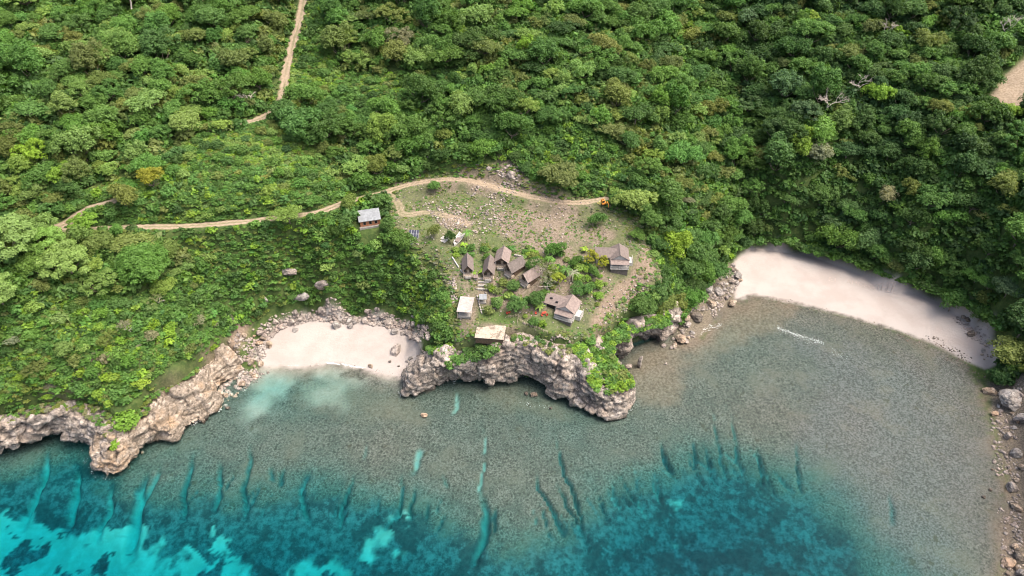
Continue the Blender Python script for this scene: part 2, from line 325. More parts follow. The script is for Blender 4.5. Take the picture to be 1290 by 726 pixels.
# ------------------------------------------------------------------ materials
class NT:
    def __init__(s, name):
        s.m = bpy.data.materials.new(name); s.m.use_nodes = True; s.t = s.m.node_tree; s.b = s.t.nodes['Principled BSDF']; s.o = s.t.nodes['Material Output']
        s.b.inputs['Roughness'].default_value = .9; s.b.inputs['Specular IOR Level'].default_value = .25
    def n(s, typ, **kw):
        q = s.t.nodes.new('ShaderNode' + typ)
        for k, v in kw.items():
            if k.startswith('i_'): 
                key = k[2:]; key = int(key) if key.isdigit() else key.replace('_', ' ')
                s.set(q.inputs[key], v)
            else: setattr(q, k, v)
        return q
    def set(s, sock, v):
        if hasattr(v, 'is_output') or isinstance(v, bpy.types.NodeSocket): s.t.links.new(v, sock)
        elif isinstance(v, (tuple, list)) and len(v) == 3 and len(sock.default_value) == 4: sock.default_value = (*v, 1)
        else: sock.default_value = v
    def pos(s, gen=False):
        if gen: return s.n('TexCoord').outputs['Object']
        return s.n('NewGeometry').outputs['Position']
    def noise(s, scale, detail=4, rough=.55, vec=None, dist=0):
        return s.n('TexNoise', i_Scale=scale, i_Detail=detail, i_Roughness=rough, i_Distortion=dist, i_Vector=vec or s.pos()).outputs['Fac']
    def ramp(s, fac, a, b, lo=0., hi=1.):
        q = s.n('MapRange', interpolation_type='SMOOTHSTEP', clamp=True); s.set(q.inputs[0], fac); q.inputs[1].default_value = a; q.inputs[2].default_value = b; q.inputs[3].default_value = lo; q.inputs[4].default_value = hi
        return q.outputs[0]
    def mix(s, fac, a, b, mode='MIX'):
        q = s.n('Mix', data_type='RGBA', blend_type=mode); s.set(q.inputs[0], fac); s.set(q.inputs[6], a); s.set(q.inputs[7], b); return q.outputs[2]
    def math(s, op, a, b=0.):
        q = s.n('Math', operation=op); s.set(q.inputs[0], a); s.set(q.inputs[1], b); return q.outputs[0]
    def attr(s, name): return s.n('Attribute', attribute_name=name).outputs['Fac']
    def attrc(s, name): return s.n('Attribute', attribute_name=name).outputs['Color']
    def bump(s, h, st=.5, d=.3):
        q = s.n('Bump', i_Strength=st, i_Distance=d, i_Height=h); s.t.links.new(q.outputs[0], s.b.inputs['Normal'])
    def color(s, c): s.set(s.b.inputs['Base Color'], c); return s
def simple(name, c, rough=.8, var=.25, scale=2.0, metal=0, gen=True, stain=None):
    m = NT(name); v = m.noise(scale, 5, .6, m.pos(gen))
    d = tuple(x * (1 - var) for x in c); l = tuple(min(1, x * (1 + var)) for x in c)
    col = m.mix(m.ramp(v, .3, .7), d, l)
    if stain: col = m.mix(m.ramp(m.noise(scale * .45, 6, .7, m.pos(gen)), .52, .62, 0, stain[1]), col, stain[0])
    m.color(col); m.b.inputs['Roughness'].default_value = rough; m.b.inputs['Metallic'].default_value = metal
    return m.m

M = {}
# ground: masks come from ground polygons, detail from noise
g = NT('ground'); P = g.pos()
n1 = g.noise(.35, 6, .6); n2 = g.noise(1.6, 5, .65); n3 = g.noise(6.0, 3, .6)
grass = g.mix(g.ramp(n1, .35, .65), (.030,.058,.014), (.065,.100,.026)); grass = g.mix(g.ramp(n2, .5, .75, 0, .6), grass, (.13,.13,.05))
dirt = g.mix(g.ramp(n2, .35, .65), (.105,.083,.06), (.20,.165,.127)); dirt = g.mix(g.ramp(n3, .55, .7, 0, .7), dirt, (.25,.22,.185)); dirt = g.mix(g.ramp(g.noise(.9,5,.7), .55, .68, 0, .75), dirt, (.07,.085,.03))
dirt = g.mix(g.ramp(n3, .42, .3, 0, .6), dirt, (.07,.05,.04))
sand = g.mix(g.ramp(g.noise(.12, 4, .6), .35, .65), (.30,.266,.247), (.335,.306,.288)); sand = g.mix(g.ramp(g.noise(2.2, 5, .7), .6, .75, 0, .25), sand, (.30,.255,.23))
track = g.mix(g.ramp(n2, .35, .65), (.21,.165,.115), (.31,.25,.185))
red = g.mix(g.ramp(n2, .35, .65), (.135,.10,.075), (.225,.175,.135))
lawn = g.mix(g.ramp(n2, .3, .7), (.05,.085,.022), (.085,.12,.035))
reef = g.mix(g.ramp(g.noise(1.7, 6, .8), .39, .63), (.040,.038,.031), (.142,.133,.113)); reef = g.mix(g.ramp(g.noise(.16, 5, .6), .42, .62, 0, .45), reef, (.045,.050,.042)); reef = g.mix(g.ramp(g.noise(2.4, 5, .75), .54, .66, 0, .7), reef, (.026,.026,.019))
reef = g.mix(g.ramp(g.noise(3.6, 3, .6), .60, .68, 0, .7), reef, (.21,.20,.175)); vo = g.n('TexVoronoi', feature='F1', i_Scale=.85, i_Vector=P); reef = g.mix(g.math('MULTIPLY', g.ramp(vo.outputs['Distance'], .42, .22), g.ramp(g.n('SeparateColor', i_0=vo.outputs['Color']).outputs[0], .45, .6, 0, .85)), reef, (.03,.032,.024)); reef = g.mix(g.ramp(g.noise(1.3, 3, .5), .64, .68, 0, .7), reef, (.035,.035,.025)); reef = g.mix(g.math('MULTIPLY', g.attr('pale'), .7), reef, g.mix(g.ramp(g.noise(1.9, 5, .75), .41, .60), (.032,.030,.029), (.140,.132,.130)))  # pale mask: greyer right reef, colour also stands in for sky reflected off chop
reef = g.mix(g.ramp(g.noise(.08, 4, .6), .52, .66, 0, .28), reef, (.15,.125,.095))
reef = g.mix(g.ramp(g.noise(.33, 4, .5), .66, .70, 0, .8), reef, (.05,.045,.03))
deepreef = g.mix(g.ramp(g.noise(.5, 6, .75), .36, .66), (.022,.036,.040), (.088,.118,.12)); deepreef = g.mix(g.ramp(g.noise(.13, 5, .65), .48, .56, 0, .7), deepreef, (.018,.026,.028))
ssand = g.mix(g.ramp(g.noise(.25, 4, .6), .3, .7), (.27,.255,.215), (.35,.33,.29))
col = g.mix(g.attr('dirt'), grass, dirt); col = g.mix(g.attr('lawn'), col, lawn); col = g.mix(g.attr('red'), col, red)
col = g.mix(g.attr('gravel'), col, g.mix(g.ramp(g.noise(2.6,5,.7), .38, .62), (.075,.06,.05), (.20,.165,.135))); col = g.mix(g.attr('track'), col, track); col = g.mix(g.attr('sand'), col, sand)
sea = g.mix(g.attr('deep'), reef, deepreef); sea = g.mix(g.attr('ssand'), sea, ssand)
sea = g.mix(g.math('MULTIPLY', g.attr('brown'), .75), sea, g.mix(g.ramp(g.noise(1.2,5,.7), .35, .65), (.08,.055,.037), (.19,.145,.108)))
col = g.mix(g.attr('sea'), col, sea)
g.color(col); g.bump(g.math('ADD', g.math('MULTIPLY', g.noise(1.1, 6, .7), .7), g.math('MULTIPLY', n3, .3)), .55, .5)
M['ground'] = g.m

# limestone
def rockmat(name, dark, mid, light, warm, wet=True):
    m = NT(name); P = m.pos()
    a = m.noise(.45, 6, .65); b = m.noise(1.7, 6, .7)
    c = m.mix(m.ramp(b, .35, .62), dark, mid); c = m.mix(m.ramp(a, .45, .62), c, light); c = m.mix(m.ramp(m.noise(.16, 4, .6), .45, .7, 0, .85), c, warm)
    v = m.n('TexVoronoi', feature='DISTANCE_TO_EDGE', i_Scale=.55, i_Vector=m.n('VectorMath', operation='ADD', i_0=P, i_1=m.n('TexNoise', i_Scale=.9, i_Vector=P).outputs['Color']).outputs[0]).outputs[0]
    st = m.noise(.55, 5, .65, m.n('Mapping', i_Vector=P, i_Scale=(1, 1, .22)).outputs[0]); c = m.mix(m.ramp(st, .55, .66, 0, .7), c, tuple(x * .62 for x in dark)); bd = m.noise(.5, 5, .6, m.n('Mapping', i_Vector=P, i_Scale=(.22, .22, 2.4), i_Rotation=(R(6), R(-8), 0)).outputs[0]); c = m.mix(m.ramp(bd, .53, .60, 0, .55), c, tuple(x * .9 for x in dark))
    c = m.mix(m.ramp(v, .0, .035, .8, 0), c, tuple(x * .28 for x in dark))
    c = m.mix(m.ramp(m.noise(5.5, 4, .65), .56, .7, 0, .55), c, dark)
    if wet:
        z = m.n('SeparateXYZ', i_0=P).outputs[2]
        zz = m.math('ADD', z, m.math('MULTIPLY', m.noise(.6, 3), 1.4))
        c = m.mix(m.ramp(zz, .7, 1.9, .85, 0), c, (.055,.045,.036))
    m.color(c); m.bump(m.math('ADD', m.math('MULTIPLY', b, .5), m.math('MULTIPLY', m.noise(5, 5, .7), .4)), .8, .5)
    return m.m
M['cliff'] = rockmat('pale limestone', (.085,.076,.068), (.25,.22,.192), (.41,.365,.325), (.33,.27,.225))
M['ochre'] = rockmat('ochre limestone', (.115,.095,.075), (.28,.235,.19), (.40,.345,.29), (.36,.255,.165))
M['boulder'] = rockmat('boulder stone', (.13,.115,.105), (.30,.26,.235), (.40,.355,.32), (.34,.275,.24), False)
M['boulder_ochre'] = rockmat('ochre boulder stone', (.15,.115,.085), (.32,.26,.20), (.42,.355,.29), (.35,.24,.165), False)
M['boulder_dark'] = rockmat('dark wet stone', (.05,.045,.04), (.14,.12,.10), (.22,.19,.165), (.18,.135,.10), False)
M['boulder_grey'] = rockmat('grey stone', (.14,.13,.12), (.28,.26,.245), (.38,.36,.34), (.30,.26,.24), False)

# foliage: base colour from the object colour (single plants) or the tint attribute (one merged mass)
def leafmat(name, use_attr):
    m = NT(name)
    base = m.attrc('tint') if use_attr else m.n('ObjectInfo').outputs['Color']
    v = m.attr('leaf')
    c = m.mix(1.0, base, m.mix(v, (.76,.76,.72), (1.24,1.22,1.2)), 'MULTIPLY')
    m.color(c); m.b.inputs['Roughness'].default_value = .62; m.b.inputs['Specular IOR Level'].default_value = .3
    tr = m.n('BsdfTranslucent', i_Color=m.mix(1.0, c, (1.5,1.45,.6), 'MULTIPLY')); ms = m.n('MixShader', i_0=.30); 
    m.t.links.new(m.b.outputs[0], ms.inputs[1]); m.t.links.new(tr.outputs[0], ms.inputs[2]); m.t.links.new(ms.outputs[0], m.o.inputs[0])
    return m.m
M['leaf'] = leafmat('leaves', False); M['leafmass'] = leafmat('leaf mass', True)
M['bark'] = simple('bark', (.20,.165,.13), .9, .35, 3)
M['palebark'] = simple('pale bark', (.42,.38,.33), .9, .25, 3)
M['deadwood'] = simple('dead wood', (.46,.41,.37), .9, .25, 3)

# water: clear body that swallows red, surface that mirrors the sky at a slant
wm = NT('sea water'); t = wm.t; t.nodes.remove(wm.b)
P = wm.pos()
b1 = wm.n('TexNoise', i_Scale=.55, i_Detail=4, i_Roughness=.6, i_Vector=wm.n('Mapping', i_Vector=P, i_Scale=(1.5,.6,1), i_Rotation=(0,0,R(-28))).outputs[0]).outputs['Fac']
b2 = wm.n('TexNoise', i_Scale=1.7, i_Detail=3, i_Vector=wm.n('Mapping', i_Vector=P, i_Scale=(1.5,.5,1), i_Rotation=(0,0,R(-34))).outputs[0]).outputs['Fac']
hh = wm.math('ADD', wm.math('MULTIPLY', b1, .7), wm.math('MULTIPLY', b2, .35))
calm = wm.attr('chop'); bp = wm.n('Bump', i_Height=hh, i_Distance=.55); wm.set(bp.inputs['Strength'], calm)
fr = wm.n('Fresnel', i_IOR=1.33, i_Normal=bp.outputs[0]); gl = wm.n('BsdfGlossy', i_Roughness=.08, i_Normal=bp.outputs[0]); tp = wm.n('BsdfTransparent')
mx = wm.n('MixShader'); wm.set(mx.inputs[0], wm.math('MULTIPLY', fr.outputs[0], .42)); t.links.new(tp.outputs[0], mx.inputs[1]); t.links.new(gl.outputs[0], mx.inputs[2]); t.links.new(mx.outputs[0], wm.o.inputs[0])
va = wm.n('VolumeAbsorption', i_Color=(.09,.885,.93), i_Density=.42); t.links.new(va.outputs[0], wm.o.inputs['Volume'])
M['water'] = wm.m
fo = NT('foam'); fo.color((.55,.57,.57)); M['foam'] = fo.m

M['roof'] = simple('brown shingle', (.145,.12,.11), .85, .18, 1.5)
M['roof_dark'] = simple('weathered shingle', (.12,.103,.095), .85, .2, 1.5)
M['roof_pink'] = simple('faded pinkish shingle', (.19,.153,.14), .85, .2, 1.2)
M['zinc'] = simple('grey sheet metal', (.20,.215,.23), .55, .2, 1.0)
M['whitetin'] = simple('white tin with rust', (.31,.29,.275), .6, .2, .7, stain=((.32,.22,.17), .75))
M['white'] = simple('white paint', (.43,.415,.395), .7, .12, 1.5)
M['cream'] = simple('cream plaster', (.40,.36,.325), .8, .1, 1.2)
M['brick'] = simple('orange brick', (.42,.18,.095), .85, .2, 3)
M['wood'] = simple('dark timber', (.10,.07,.05), .8, .3, 3)
M['palewood'] = simple('pale timber', (.40,.33,.26), .8, .25, 2)
M['slab'] = simple('weathered planks', (.36,.315,.255), .85, .2, 1.2, stain=((.15,.12,.09), .85))
M['dark'] = simple('dark opening', (.018,.018,.02), .5, .2, 2)
M['glass'] = simple('window glass', (.04,.05,.055), .12, .1, 2)
M['concrete'] = simple('concrete', (.27,.255,.235), .9, .15, 1.5)
M['panel'] = simple('solar cells', (.035,.04,.06), .25, .2, 3)
M['metal'] = simple('light metal', (.55,.56,.58), .45, .1, 2)
M['red'] = simple('red plastic', (.36,.055,.035), .6, .15, 2)
M['orange'] = simple('orange paint', (.55,.22,.04), .5, .12, 2)
M['yellow'] = simple('yellow sacks', (.50,.44,.16), .8, .25, 2)
M['black'] = simple('black rubber', (.02,.02,.02), .8, .2, 2)
M['tank'] = simple('pale grey plastic', (.47,.47,.46), .6, .08, 2)
# ------------------------------------------------------------------ the ground sheet: land, beaches and sea floor
def axis(parts):
    out = []
    for a, b, s in parts: out += list(np.arange(a, b, s))
    return np.array(out + [parts[-1][1]])
GX = axis([(-3000,-600,300),(-600,-260,6),(-260,-195,2),(-195,215,.7),(215,280,2),(280,600,6),(600,3000,300)])
GY = axis([(-3000,0,300),(0,84,6),(84,250,.6),(250,330,1.5),(330,560,3),(560,3000,300)])
gx, gy = np.meshgrid(GX, GY); GZ, GS, GW, GG = heights(gx, gy)
GZ = flatten_roads(GZ, gx, gy)
nx, ny = len(GX), len(GY); fx, fy = gx.ravel(), gy.ravel(); fz = GZ.ravel(); fs = GS.ravel()
near = (np.abs(fx) < 330) & (fy > 60) & (fy < 480)
def area(poly_px, soft=1.5, jit=2.0, seed=1, raw=False):
    """0..1 mask of a ground polygon with an uneven edge"""
    P = np.array(poly_px) if raw else W(poly_px); m = np.zeros(fx.shape); I = np.where(near)[0]
    d, _ = sdist(fx[I], fy[I], P); d = d + (fbm(fx[I], fy[I], 7, 3, seed) - .5) * 2 * jit
    m[I] = sst(-soft, soft, d); return m
CLEARING = [(500,232),(560,222),(640,205),(668,232),(762,254),(800,275),(812,300),(832,350),(800,375),(775,395),(762,425),(735,432),(700,436),(600,447),(575,445),(572,410),(577,390),(565,362),(548,330),(520,312),(505,300),(492,282),(495,255)]
BEACH_L = [(322,440),(340,415),(352,402),(385,395),(430,392),(480,396),(512,405),(528,420),(532,438),(512,480),(480,482),(430,470),(380,475),(330,472)]
BEACH_R = [(922,345),(925,328),(945,308),(980,305),(1015,318),(1050,328),(1085,338),(1120,352),(1160,366),(1190,376),(1225,392),(1245,410),(1262,432),(1262,456),(1240,465),(1205,450),(1175,434),(1130,417),(1060,398),(1000,384),(950,374),(928,380)]
dirt = area(CLEARING, 2, 3, 2)
dirt *= .35 + .65 * sst(.36, .56, fbm(fx, fy, 12, 4, 44))
for q in ([(628,200),(665,195),(672,230),(640,235)], [(490,225),(530,215),(550,228),(510,238)], [(130,440),(175,445),(170,480),(60,500),(60,470)]): dirt = np.maximum(dirt, area(q, 2, 3, 5) * .8)
lawn = np.maximum(area([(605,388),(650,398),(655,412),(600,405)], 1, .6, 3), np.maximum(area([(500,262),(560,280),(640,300),(690,330),(640,350),(590,350),(560,330),(520,300)], 2.5, 4, 4) * .55, area([(690,395),(735,412),(745,432),(690,425),(655,405)], 1.5, 2, 6) * .7))
redm = np.maximum(area([(760,375),(790,350),(800,330),(815,300),(832,345),(800,378),(770,400),(740,428),(748,395)], 1.5, 2, 6) * .9, area([(300,400),(318,408),(300,450),(280,470),(262,460),(285,425)], 1.5, 2, 9))
grav = np.maximum(area([(838,442),(858,400),(878,375),(905,340),(932,325),(945,345),(930,380),(900,405),(870,440)], 1, 1.5, 31) * .85, area([(1242,478),(1300,470),(1340,480),(1340,780),(1250,780),(1266,640),(1256,540)], 1.5, 2, 27) * .9)
redm = np.maximum(redm, area([(235,480),(262,462),(285,470),(262,520),(230,548),(205,552),(200,520),(215,495)], 1.5, 1.5, 9) * .6)
trk = np.zeros(fx.shape); I = np.where(near)[0]
for nm, w_ in (('upper',1.9),('lower',1.5),('shelf',1.35),('spur',1.3),('footpath',.5),('crest',.8)):
    wob = (fbm(fx[I], fy[I], 5, 3, 12) - .5) * 1.2
    d, _ = lined(fx[I], fy[I], RW[nm]); mm = 1 - sst(w_ * .8, w_ * 1.25, d + wob)
    if nm in ('lower', 'shelf', 'spur', 'upper'): mm = mm * (1 - .55 * (1 - sst(.12, .42, np.abs(d + wob * .3))))
    if nm == 'spur': mm *= .7
    trk[I] = np.maximum(trk[I], mm)
sand = np.maximum(area(BEACH_L, .8, .8, 5), area(BEACH_R, .8, .8, 5))
scar = area([(1240,142),(1247,118),(1262,100),(1290,72),(1330,60),(1330,138),(1290,136),(1258,138)], 1, 1.2, 8)
trk = np.maximum(trk, scar)
onland = sst(-.25, .15, fz)
wetedge = sst(.9, .1, fz) * (fs > -30)
sea = 1 - sst(-.10, .10, fz + (vnoise(fx, fy, 1.2, 3) - .5) * .12)
deep = sst(-1.3, -2.6, fz + (fbm(fx, fy, 5, 3, 9) - .5) * 1.2)
ss = np.zeros(fx.shape)
def sarea(q, s, j, sd_): return area([tuple(at(*p, 0)[:2]) for p in q], s, j, sd_, raw=True)
ss = np.maximum(ss, sarea([(320,455),(520,470),(505,490),(470,482),(430,480),(380,476),(345,500),(318,530),(300,525),(322,490)], 5, 6, 14) * sst(.35, .55, fbm(fx, fy, 9, 4, 41) + .12) * .6); ss = np.maximum(ss, sarea([(385,488),(440,480),(432,510),(400,508)], 3, 3, 24) * .7)
pn = fbm(fx, fy, 14, 4, 71)
ss = np.maximum(ss, sarea([(-60,640),(30,640),(60,655),(95,640),(110,660),(140,650),(150,675),(175,650),(190,690),(240,690),(262,668),(290,690),(300,726),(200,760),(-80,800)], 9, 5, 15))
ss = np.maximum(ss, sarea([(260,690),(330,665),(420,670),(470,640),(540,650),(560,726),(500,780),(250,780)], 10, 8, 16) * .34)
ss = np.maximum(ss, sarea([(780,650),(860,610),(900,640),(900,726),(960,760),(760,780)], 8, 8, 17) * .36)
gsh = GG.ravel()
ss *= 1 - .95 * sst(.57, .61, fbm(fx, fy, 6, 4, 33)) * sst(-1.5, -3, fz)
lat = (fbm(fx, fy, 4, 4, 83) - .5) * 1.1
big = (fbm(fx + 3 * (pn - .5), fy * .8, 15, 5, 97) - .5) * 1.5; ss = np.where(fz < -1.3, sst(.38, .60, ss + (lat * .7 + big) * sst(.02, .3, ss)), ss); ss = np.maximum(ss, gsh * .75)
brown = np.maximum(sarea([(780,460),(830,430),(900,405),(940,375),(1000,385),(960,420),(880,450),(850,500),(800,505)], 5, 6, 18), np.maximum(sarea([(380,480),(440,480),(510,490),(530,530),(480,540),(420,515),(370,510)], 4, 5, 19) * .6, sarea([(1235,470),(1262,470),(1300,726),(1255,726),(1262,600)], 3, 3, 20) * .9))
brown = np.maximum(brown, sarea([(640,480),(700,495),(720,520),(650,520),(600,490)], 3, 3, 22) * .6)
idx = np.arange(nx * ny).reshape(ny, nx); faces = np.stack([idx[:-1, :-1], idx[:-1, 1:], idx[1:, 1:], idx[1:, :-1]], -1).reshape(-1, 4)
fl = lambda a: ('FLOAT', 'POINT', a)
ground = mesh_np('ground', np.stack([fx, fy, fz], 1), faces, M['ground'], smooth=True,
   attrs=dict(gravel=fl(grav), dirt=fl(dirt), lawn=fl(lawn), red=fl(redm), track=fl(trk), sand=fl(sand), pale=fl(sarea([(1020,420),(1180,450),(1240,490),(1255,600),(1230,740),(1120,740),(1060,640),(1000,520)], 14, 14, 29)), sea=fl(sea), deep=fl(deep), ssand=fl(ss), brown=fl(brown)))  # pale: right reef area where sky reflection is put into the colour
tag(ground, kind='structure')

# ------------------------------------------------------------------ the water body
wx = axis([(-3000,-300,300),(-300,330,10),(330,3000,300)]); wy = axis([(-3000,60,300),(60,340,10),(340,420,20)])
ax_, ay_ = np.meshgrid(wx, wy); px_, py_, _ = proj(np.stack([ax_, ay_, 0 * ax_], -1))
chop = .07 + .13 * sst(700, 1100, 645 + 872 * ax_ / 190) * (ay_ < 200)
n_ = ax_.size; id2 = np.arange(n_).reshape(ax_.shape); top = np.stack([id2[:-1, :-1], id2[:-1, 1:], id2[1:, 1:], id2[1:, :-1]], -1).reshape(-1, 4)
V = np.concatenate([np.stack([ax_.ravel(), ay_.ravel(), np.zeros(n_)], 1), np.stack([ax_.ravel(), ay_.ravel(), np.full(n_, -14.)], 1)])
bot = top[:, ::-1] + n_
ring = np.concatenate([id2[0, :], id2[1:, -1], id2[-1, -2::-1], id2[-2:0, 0]]); rn = np.roll(ring, -1)
side = np.stack([ring + n_, rn + n_, rn, ring], 1)
water = mesh_np('sea_water', V, np.concatenate([top, bot, side]), M['water'], smooth=False, attrs=dict(chop=fl(np.concatenate([chop.ravel()] * 2))))
tag(water, kind='structure')

# ------------------------------------------------------------------ limestone cliffs with undercut feet
def rocknoise(p):
    v = Vector(p); q = v + mnoise.noise_vector(v * .35) * 1.2
    w_ = Vector((q.x + .35 * q.z, q.y, q.z * 1.5 - .25 * q.x)) * .165; d, c = mnoise.voronoi(w_); e, b = mnoise.voronoi(w_ * 2.7)
    blk = mnoise.cell(c[0] * 9.1 + Vector((3.3, 1.7, 5.1))) if False else (math.sin(c[0].x * 91.7 + c[0].y * 47.3 + c[0].z * 73.1)); bl2 = math.sin(b[0].x * 61.7 + b[0].y * 87.3 + b[0].z * 53.1)
    sz = p[2] * .62 + v.x * .035 + mnoise.noise(v * .12) * 1.3; sf = sz - math.floor(sz); strata = ((min(sf / .7, 1) if sf < .84 else (1 - sf) / .16) - .5) * (.18 + .55 * max(0, mnoise.noise(v * .11 + Vector((9, 3, 1))) + .35))
    cr = max(0, 1 - (d[1] - d[0]) / .10); cr2 = max(0, 1 - (e[1] - e[0]) / .14)
    return blk * .85 + bl2 * .17 - cr * .9 - cr2 * .22 + strata + mnoise.ridged_multi_fractal(v * .5, 1.0, 2.2, 4, .9, 2.0) * .16 + mnoise.fractal(v * 2.2, .9, 2.1, 3) * .09 - .1
def cliff(name, rows, mat, kind='structure', ds=.38, seed=0, amp=1.0):
    T = np.array([at(*r[0], r[1]) for r in rows]); Mm = np.array([at(*r[2], r[3]) for r in rows]); U = np.array([[r[4], r[3]] for r in rows])
    st = np.hstack([T, Mm, U, normals(rows)]); sl_ = smooth_line(list(st), 14)
    seg = np.concatenate([[0], np.cumsum(np.linalg.norm(np.diff(sl_[:, 3:6], axis=0), axis=1) * .5 + np.linalg.norm(np.diff(sl_[:, :3], axis=0), axis=1) * .5)])
    n = int(seg[-1] / ds); tt = np.linspace(0, seg[-1], n); sl_ = np.stack([np.interp(tt, seg, sl_[:, k]) for k in range(10)], 1)
    prof = []; NP = 58
    for s in sl_:
        t, m = s[:3], s[3:6]; u, lz = s[6], s[7]
        inw = np.array([s[8], s[9], 0.]); inw /= np.linalg.norm(inw)
        back = t + inw * min(u + 3.4, 6); back[2] = t[2] - .5; t2 = t + np.array([0, 0, .15])
        mid = (t2 * .5 + m * .5); mid[2] += .16 * (t[2] - m[2]); mid -= inw * .5
        lip = m.copy(); un = m + inw * (u * .55); un[2] = max(m[2] * .72, .2); un2 = m + inw * (u + .2); un2[2] = -.1; ft = m + inw * (u * .6 - .6); ft[2] = -2.6
        keys = smooth_line([back, t2, mid, lip, un, un2, ft], 8); dk = np.concatenate([[0], np.cumsum(np.linalg.norm(np.diff(keys, axis=0), axis=1))])
        q = np.linspace(0, dk[-1], NP); prof.append(np.stack([np.interp(q, dk, keys[:, k]) for k in range(3)], 1))
    A = np.array(prof)
    du = np.gradient(A, axis=0); dv = np.gradient(A, axis=1); N = np.cross(du, dv); N /= np.linalg.norm(N, axis=-1, keepdims=True) + 1e-9
    for _ in range(3):
        N[1:-1] = (N[:-2] + N[1:-1] + N[2:]) / 3; N[:, 1:-1] = (N[:, :-2] + N[:, 1:-1] + N[:, 2:]) / 3
    N /= np.linalg.norm(N, axis=-1, keepdims=True) + 1e-9
    c = A.reshape(-1, 3).mean(0)
    if (N[:, 12] * np.array([0, -1, .6])).sum() < 0 and name: N = -N
    off = np.array([rocknoise(p + seed * 13.7) for p in A.reshape(-1, 3)]).reshape(A.shape[:2])
    fade = np.ones(NP); fade[:4] = [0, .1, .25, .6]
    A = A + N * (off * fade * amp)[..., None] * 1.25
    i2 = np.arange(A.shape[0] * NP).reshape(A.shape[0], NP); fc = np.stack([i2[:-1, :-1], i2[1:, :-1], i2[1:, 1:], i2[:-1, 1:]], -1).reshape(-1, 4)
    o = mesh_np(name, A.reshape(-1, 3), fc, mat, smooth=False)
    return tag(o, kind=kind)
cliff('cliff', PEN, M['cliff'], seed=1)
cliff('cliff', HEAD[:11], M['cliff'], seed=2)
cliff('cliff', HEAD[8:], M['ochre'], seed=3)
# ------------------------------------------------------------------ plants
def leaves(cent, rad, n, leaf, rg, zs=.8, low=-.35, fuzz=.35):
    """leaf-sized faces round a set of clumps: (verts, faces, shade value per vertex)"""
    cent = np.asarray(cent, float); rad = np.asarray(rad, float); k = len(cent)
    idx = np.repeat(np.arange(k), n); m = len(idx)
    z = rg.uniform(low, 1, m); a = rg.uniform(0, 2 * np.pi, m); q = np.sqrt(1 - z * z)
    d = np.stack([q * np.cos(a), q * np.sin(a), z], 1); rr = rad[idx] * (1 - fuzz * rg.random(m) ** 1.5 + .12 * rg.standard_normal(m))
    p = cent[idx] + d * rr[:, None] * np.array([1, 1, zs])
    nrm = d * .75 + rg.normal(0, .42, (m, 3)) + np.array([0, 0, .35]); nrm /= np.linalg.norm(nrm, axis=1, keepdims=True)
    t = np.cross(nrm, rg.normal(0, 1, (m, 3))); t /= np.linalg.norm(t, axis=1, keepdims=True); b = np.cross(nrm, t)
    s = leaf * rg.uniform(.6, 1.35, m)[:, None] * .5
    V = np.stack([p - t * s * 1.25, p - b * s * .8, p + t * s * 1.25 + nrm * s * -.25, p + b * s * .8], 1).reshape(-1, 3)
    Fc = np.arange(4 * m).reshape(m, 4)
    cl = rg.random(k)[idx]; lv = np.clip(.5 * cl + .5 * rg.random(m), 0, 1)
    return V, Fc, np.repeat(lv, 4)
def dome(R_, H, nc, rg, flat=1.0, cr=.34):
    """clump centres over a crown of radius R_ and height H"""
    C = []; Rr = []
    if cr > .22 and nc > 20:                          # several merged sub-crowns, so no two outlines agree
        ns = int(rg.integers(3, 6)); a0 = rg.random() * 6.28; st = np.array([rg.uniform(.8, 1.25), rg.uniform(.8, 1.25)])
        for j in range(ns):
            a = a0 + j * 6.283 / ns + rg.normal(0, .3); o = R_ * rg.uniform(.35, .6) * (0 if j == 0 and ns > 3 else 1); sr = R_ * rg.uniform(.42, .62); hz = H * rg.uniform(.30, .62) * flat ** .5; m = max(6, int(nc * 1.25 / ns))
            for i in range(m):
                u = (i + .5) / m; z = 1 - 1.2 * u; q = math.sqrt(max(0, 1 - z * z)); b = 2.39996 * i + rg.normal(0, .25); f = rg.uniform(.6, 1.05)
                C.append(((math.cos(a) * o + math.cos(b) * q * sr * f) * st[0], (math.sin(a) * o + math.sin(b) * q * sr * f) * st[1], hz + z * sr * .75 * flat * H / R_ * rg.uniform(.8, 1.15))); Rr.append(R_ * cr * rg.uniform(.5, 1.05))
        return np.array(C), np.array(Rr)
    ga = math.pi * (3 - 5 ** .5); ph = rg.random() * 6.28; lob = rg.uniform(.78, 1.16, 7)
    for i in range(nc):
        u = (i + .5) / nc; z = 1 - 1.25 * u; q = math.sqrt(max(0, 1 - z * z)); a = ga * i + ph + rg.normal(0, .18)
        lf = lob[int((a % 6.283) / 6.283 * 7) % 7]
        f = rg.uniform(.66, .98) * lf
        C.append((math.cos(a) * q * R_ * f * .82, math.sin(a) * q * R_ * f * .82, H * (.42 + .5 * z * flat * rg.uniform(.8, 1.1)))); Rr.append(R_ * cr * rg.uniform(.7, 1.2))
    return np.array(C), np.array(Rr)
def limbs(mb, h, H, R_, rg, n=5, rad=.22):
    top = Vector((rg.normal(0, .2), rg.normal(0, .2), h)); mb.tube([(0, 0, -.8), (0, 0, h * .4), top], [rad * 1.25, rad, rad * .8], 6)
    for i in range(n):
        a = i * 6.283 / n + rg.normal(0, .3); e = Vector((math.cos(a) * R_ * .55, math.sin(a) * R_ * .55, h + H * rg.uniform(.25, .5)))
        mb.tube([top, top.lerp(e, .5) + Vector((0, 0, -.1 * H * .4)), e], [rad * .55, rad * .35, rad * .12], 5)
ROOTS = {}
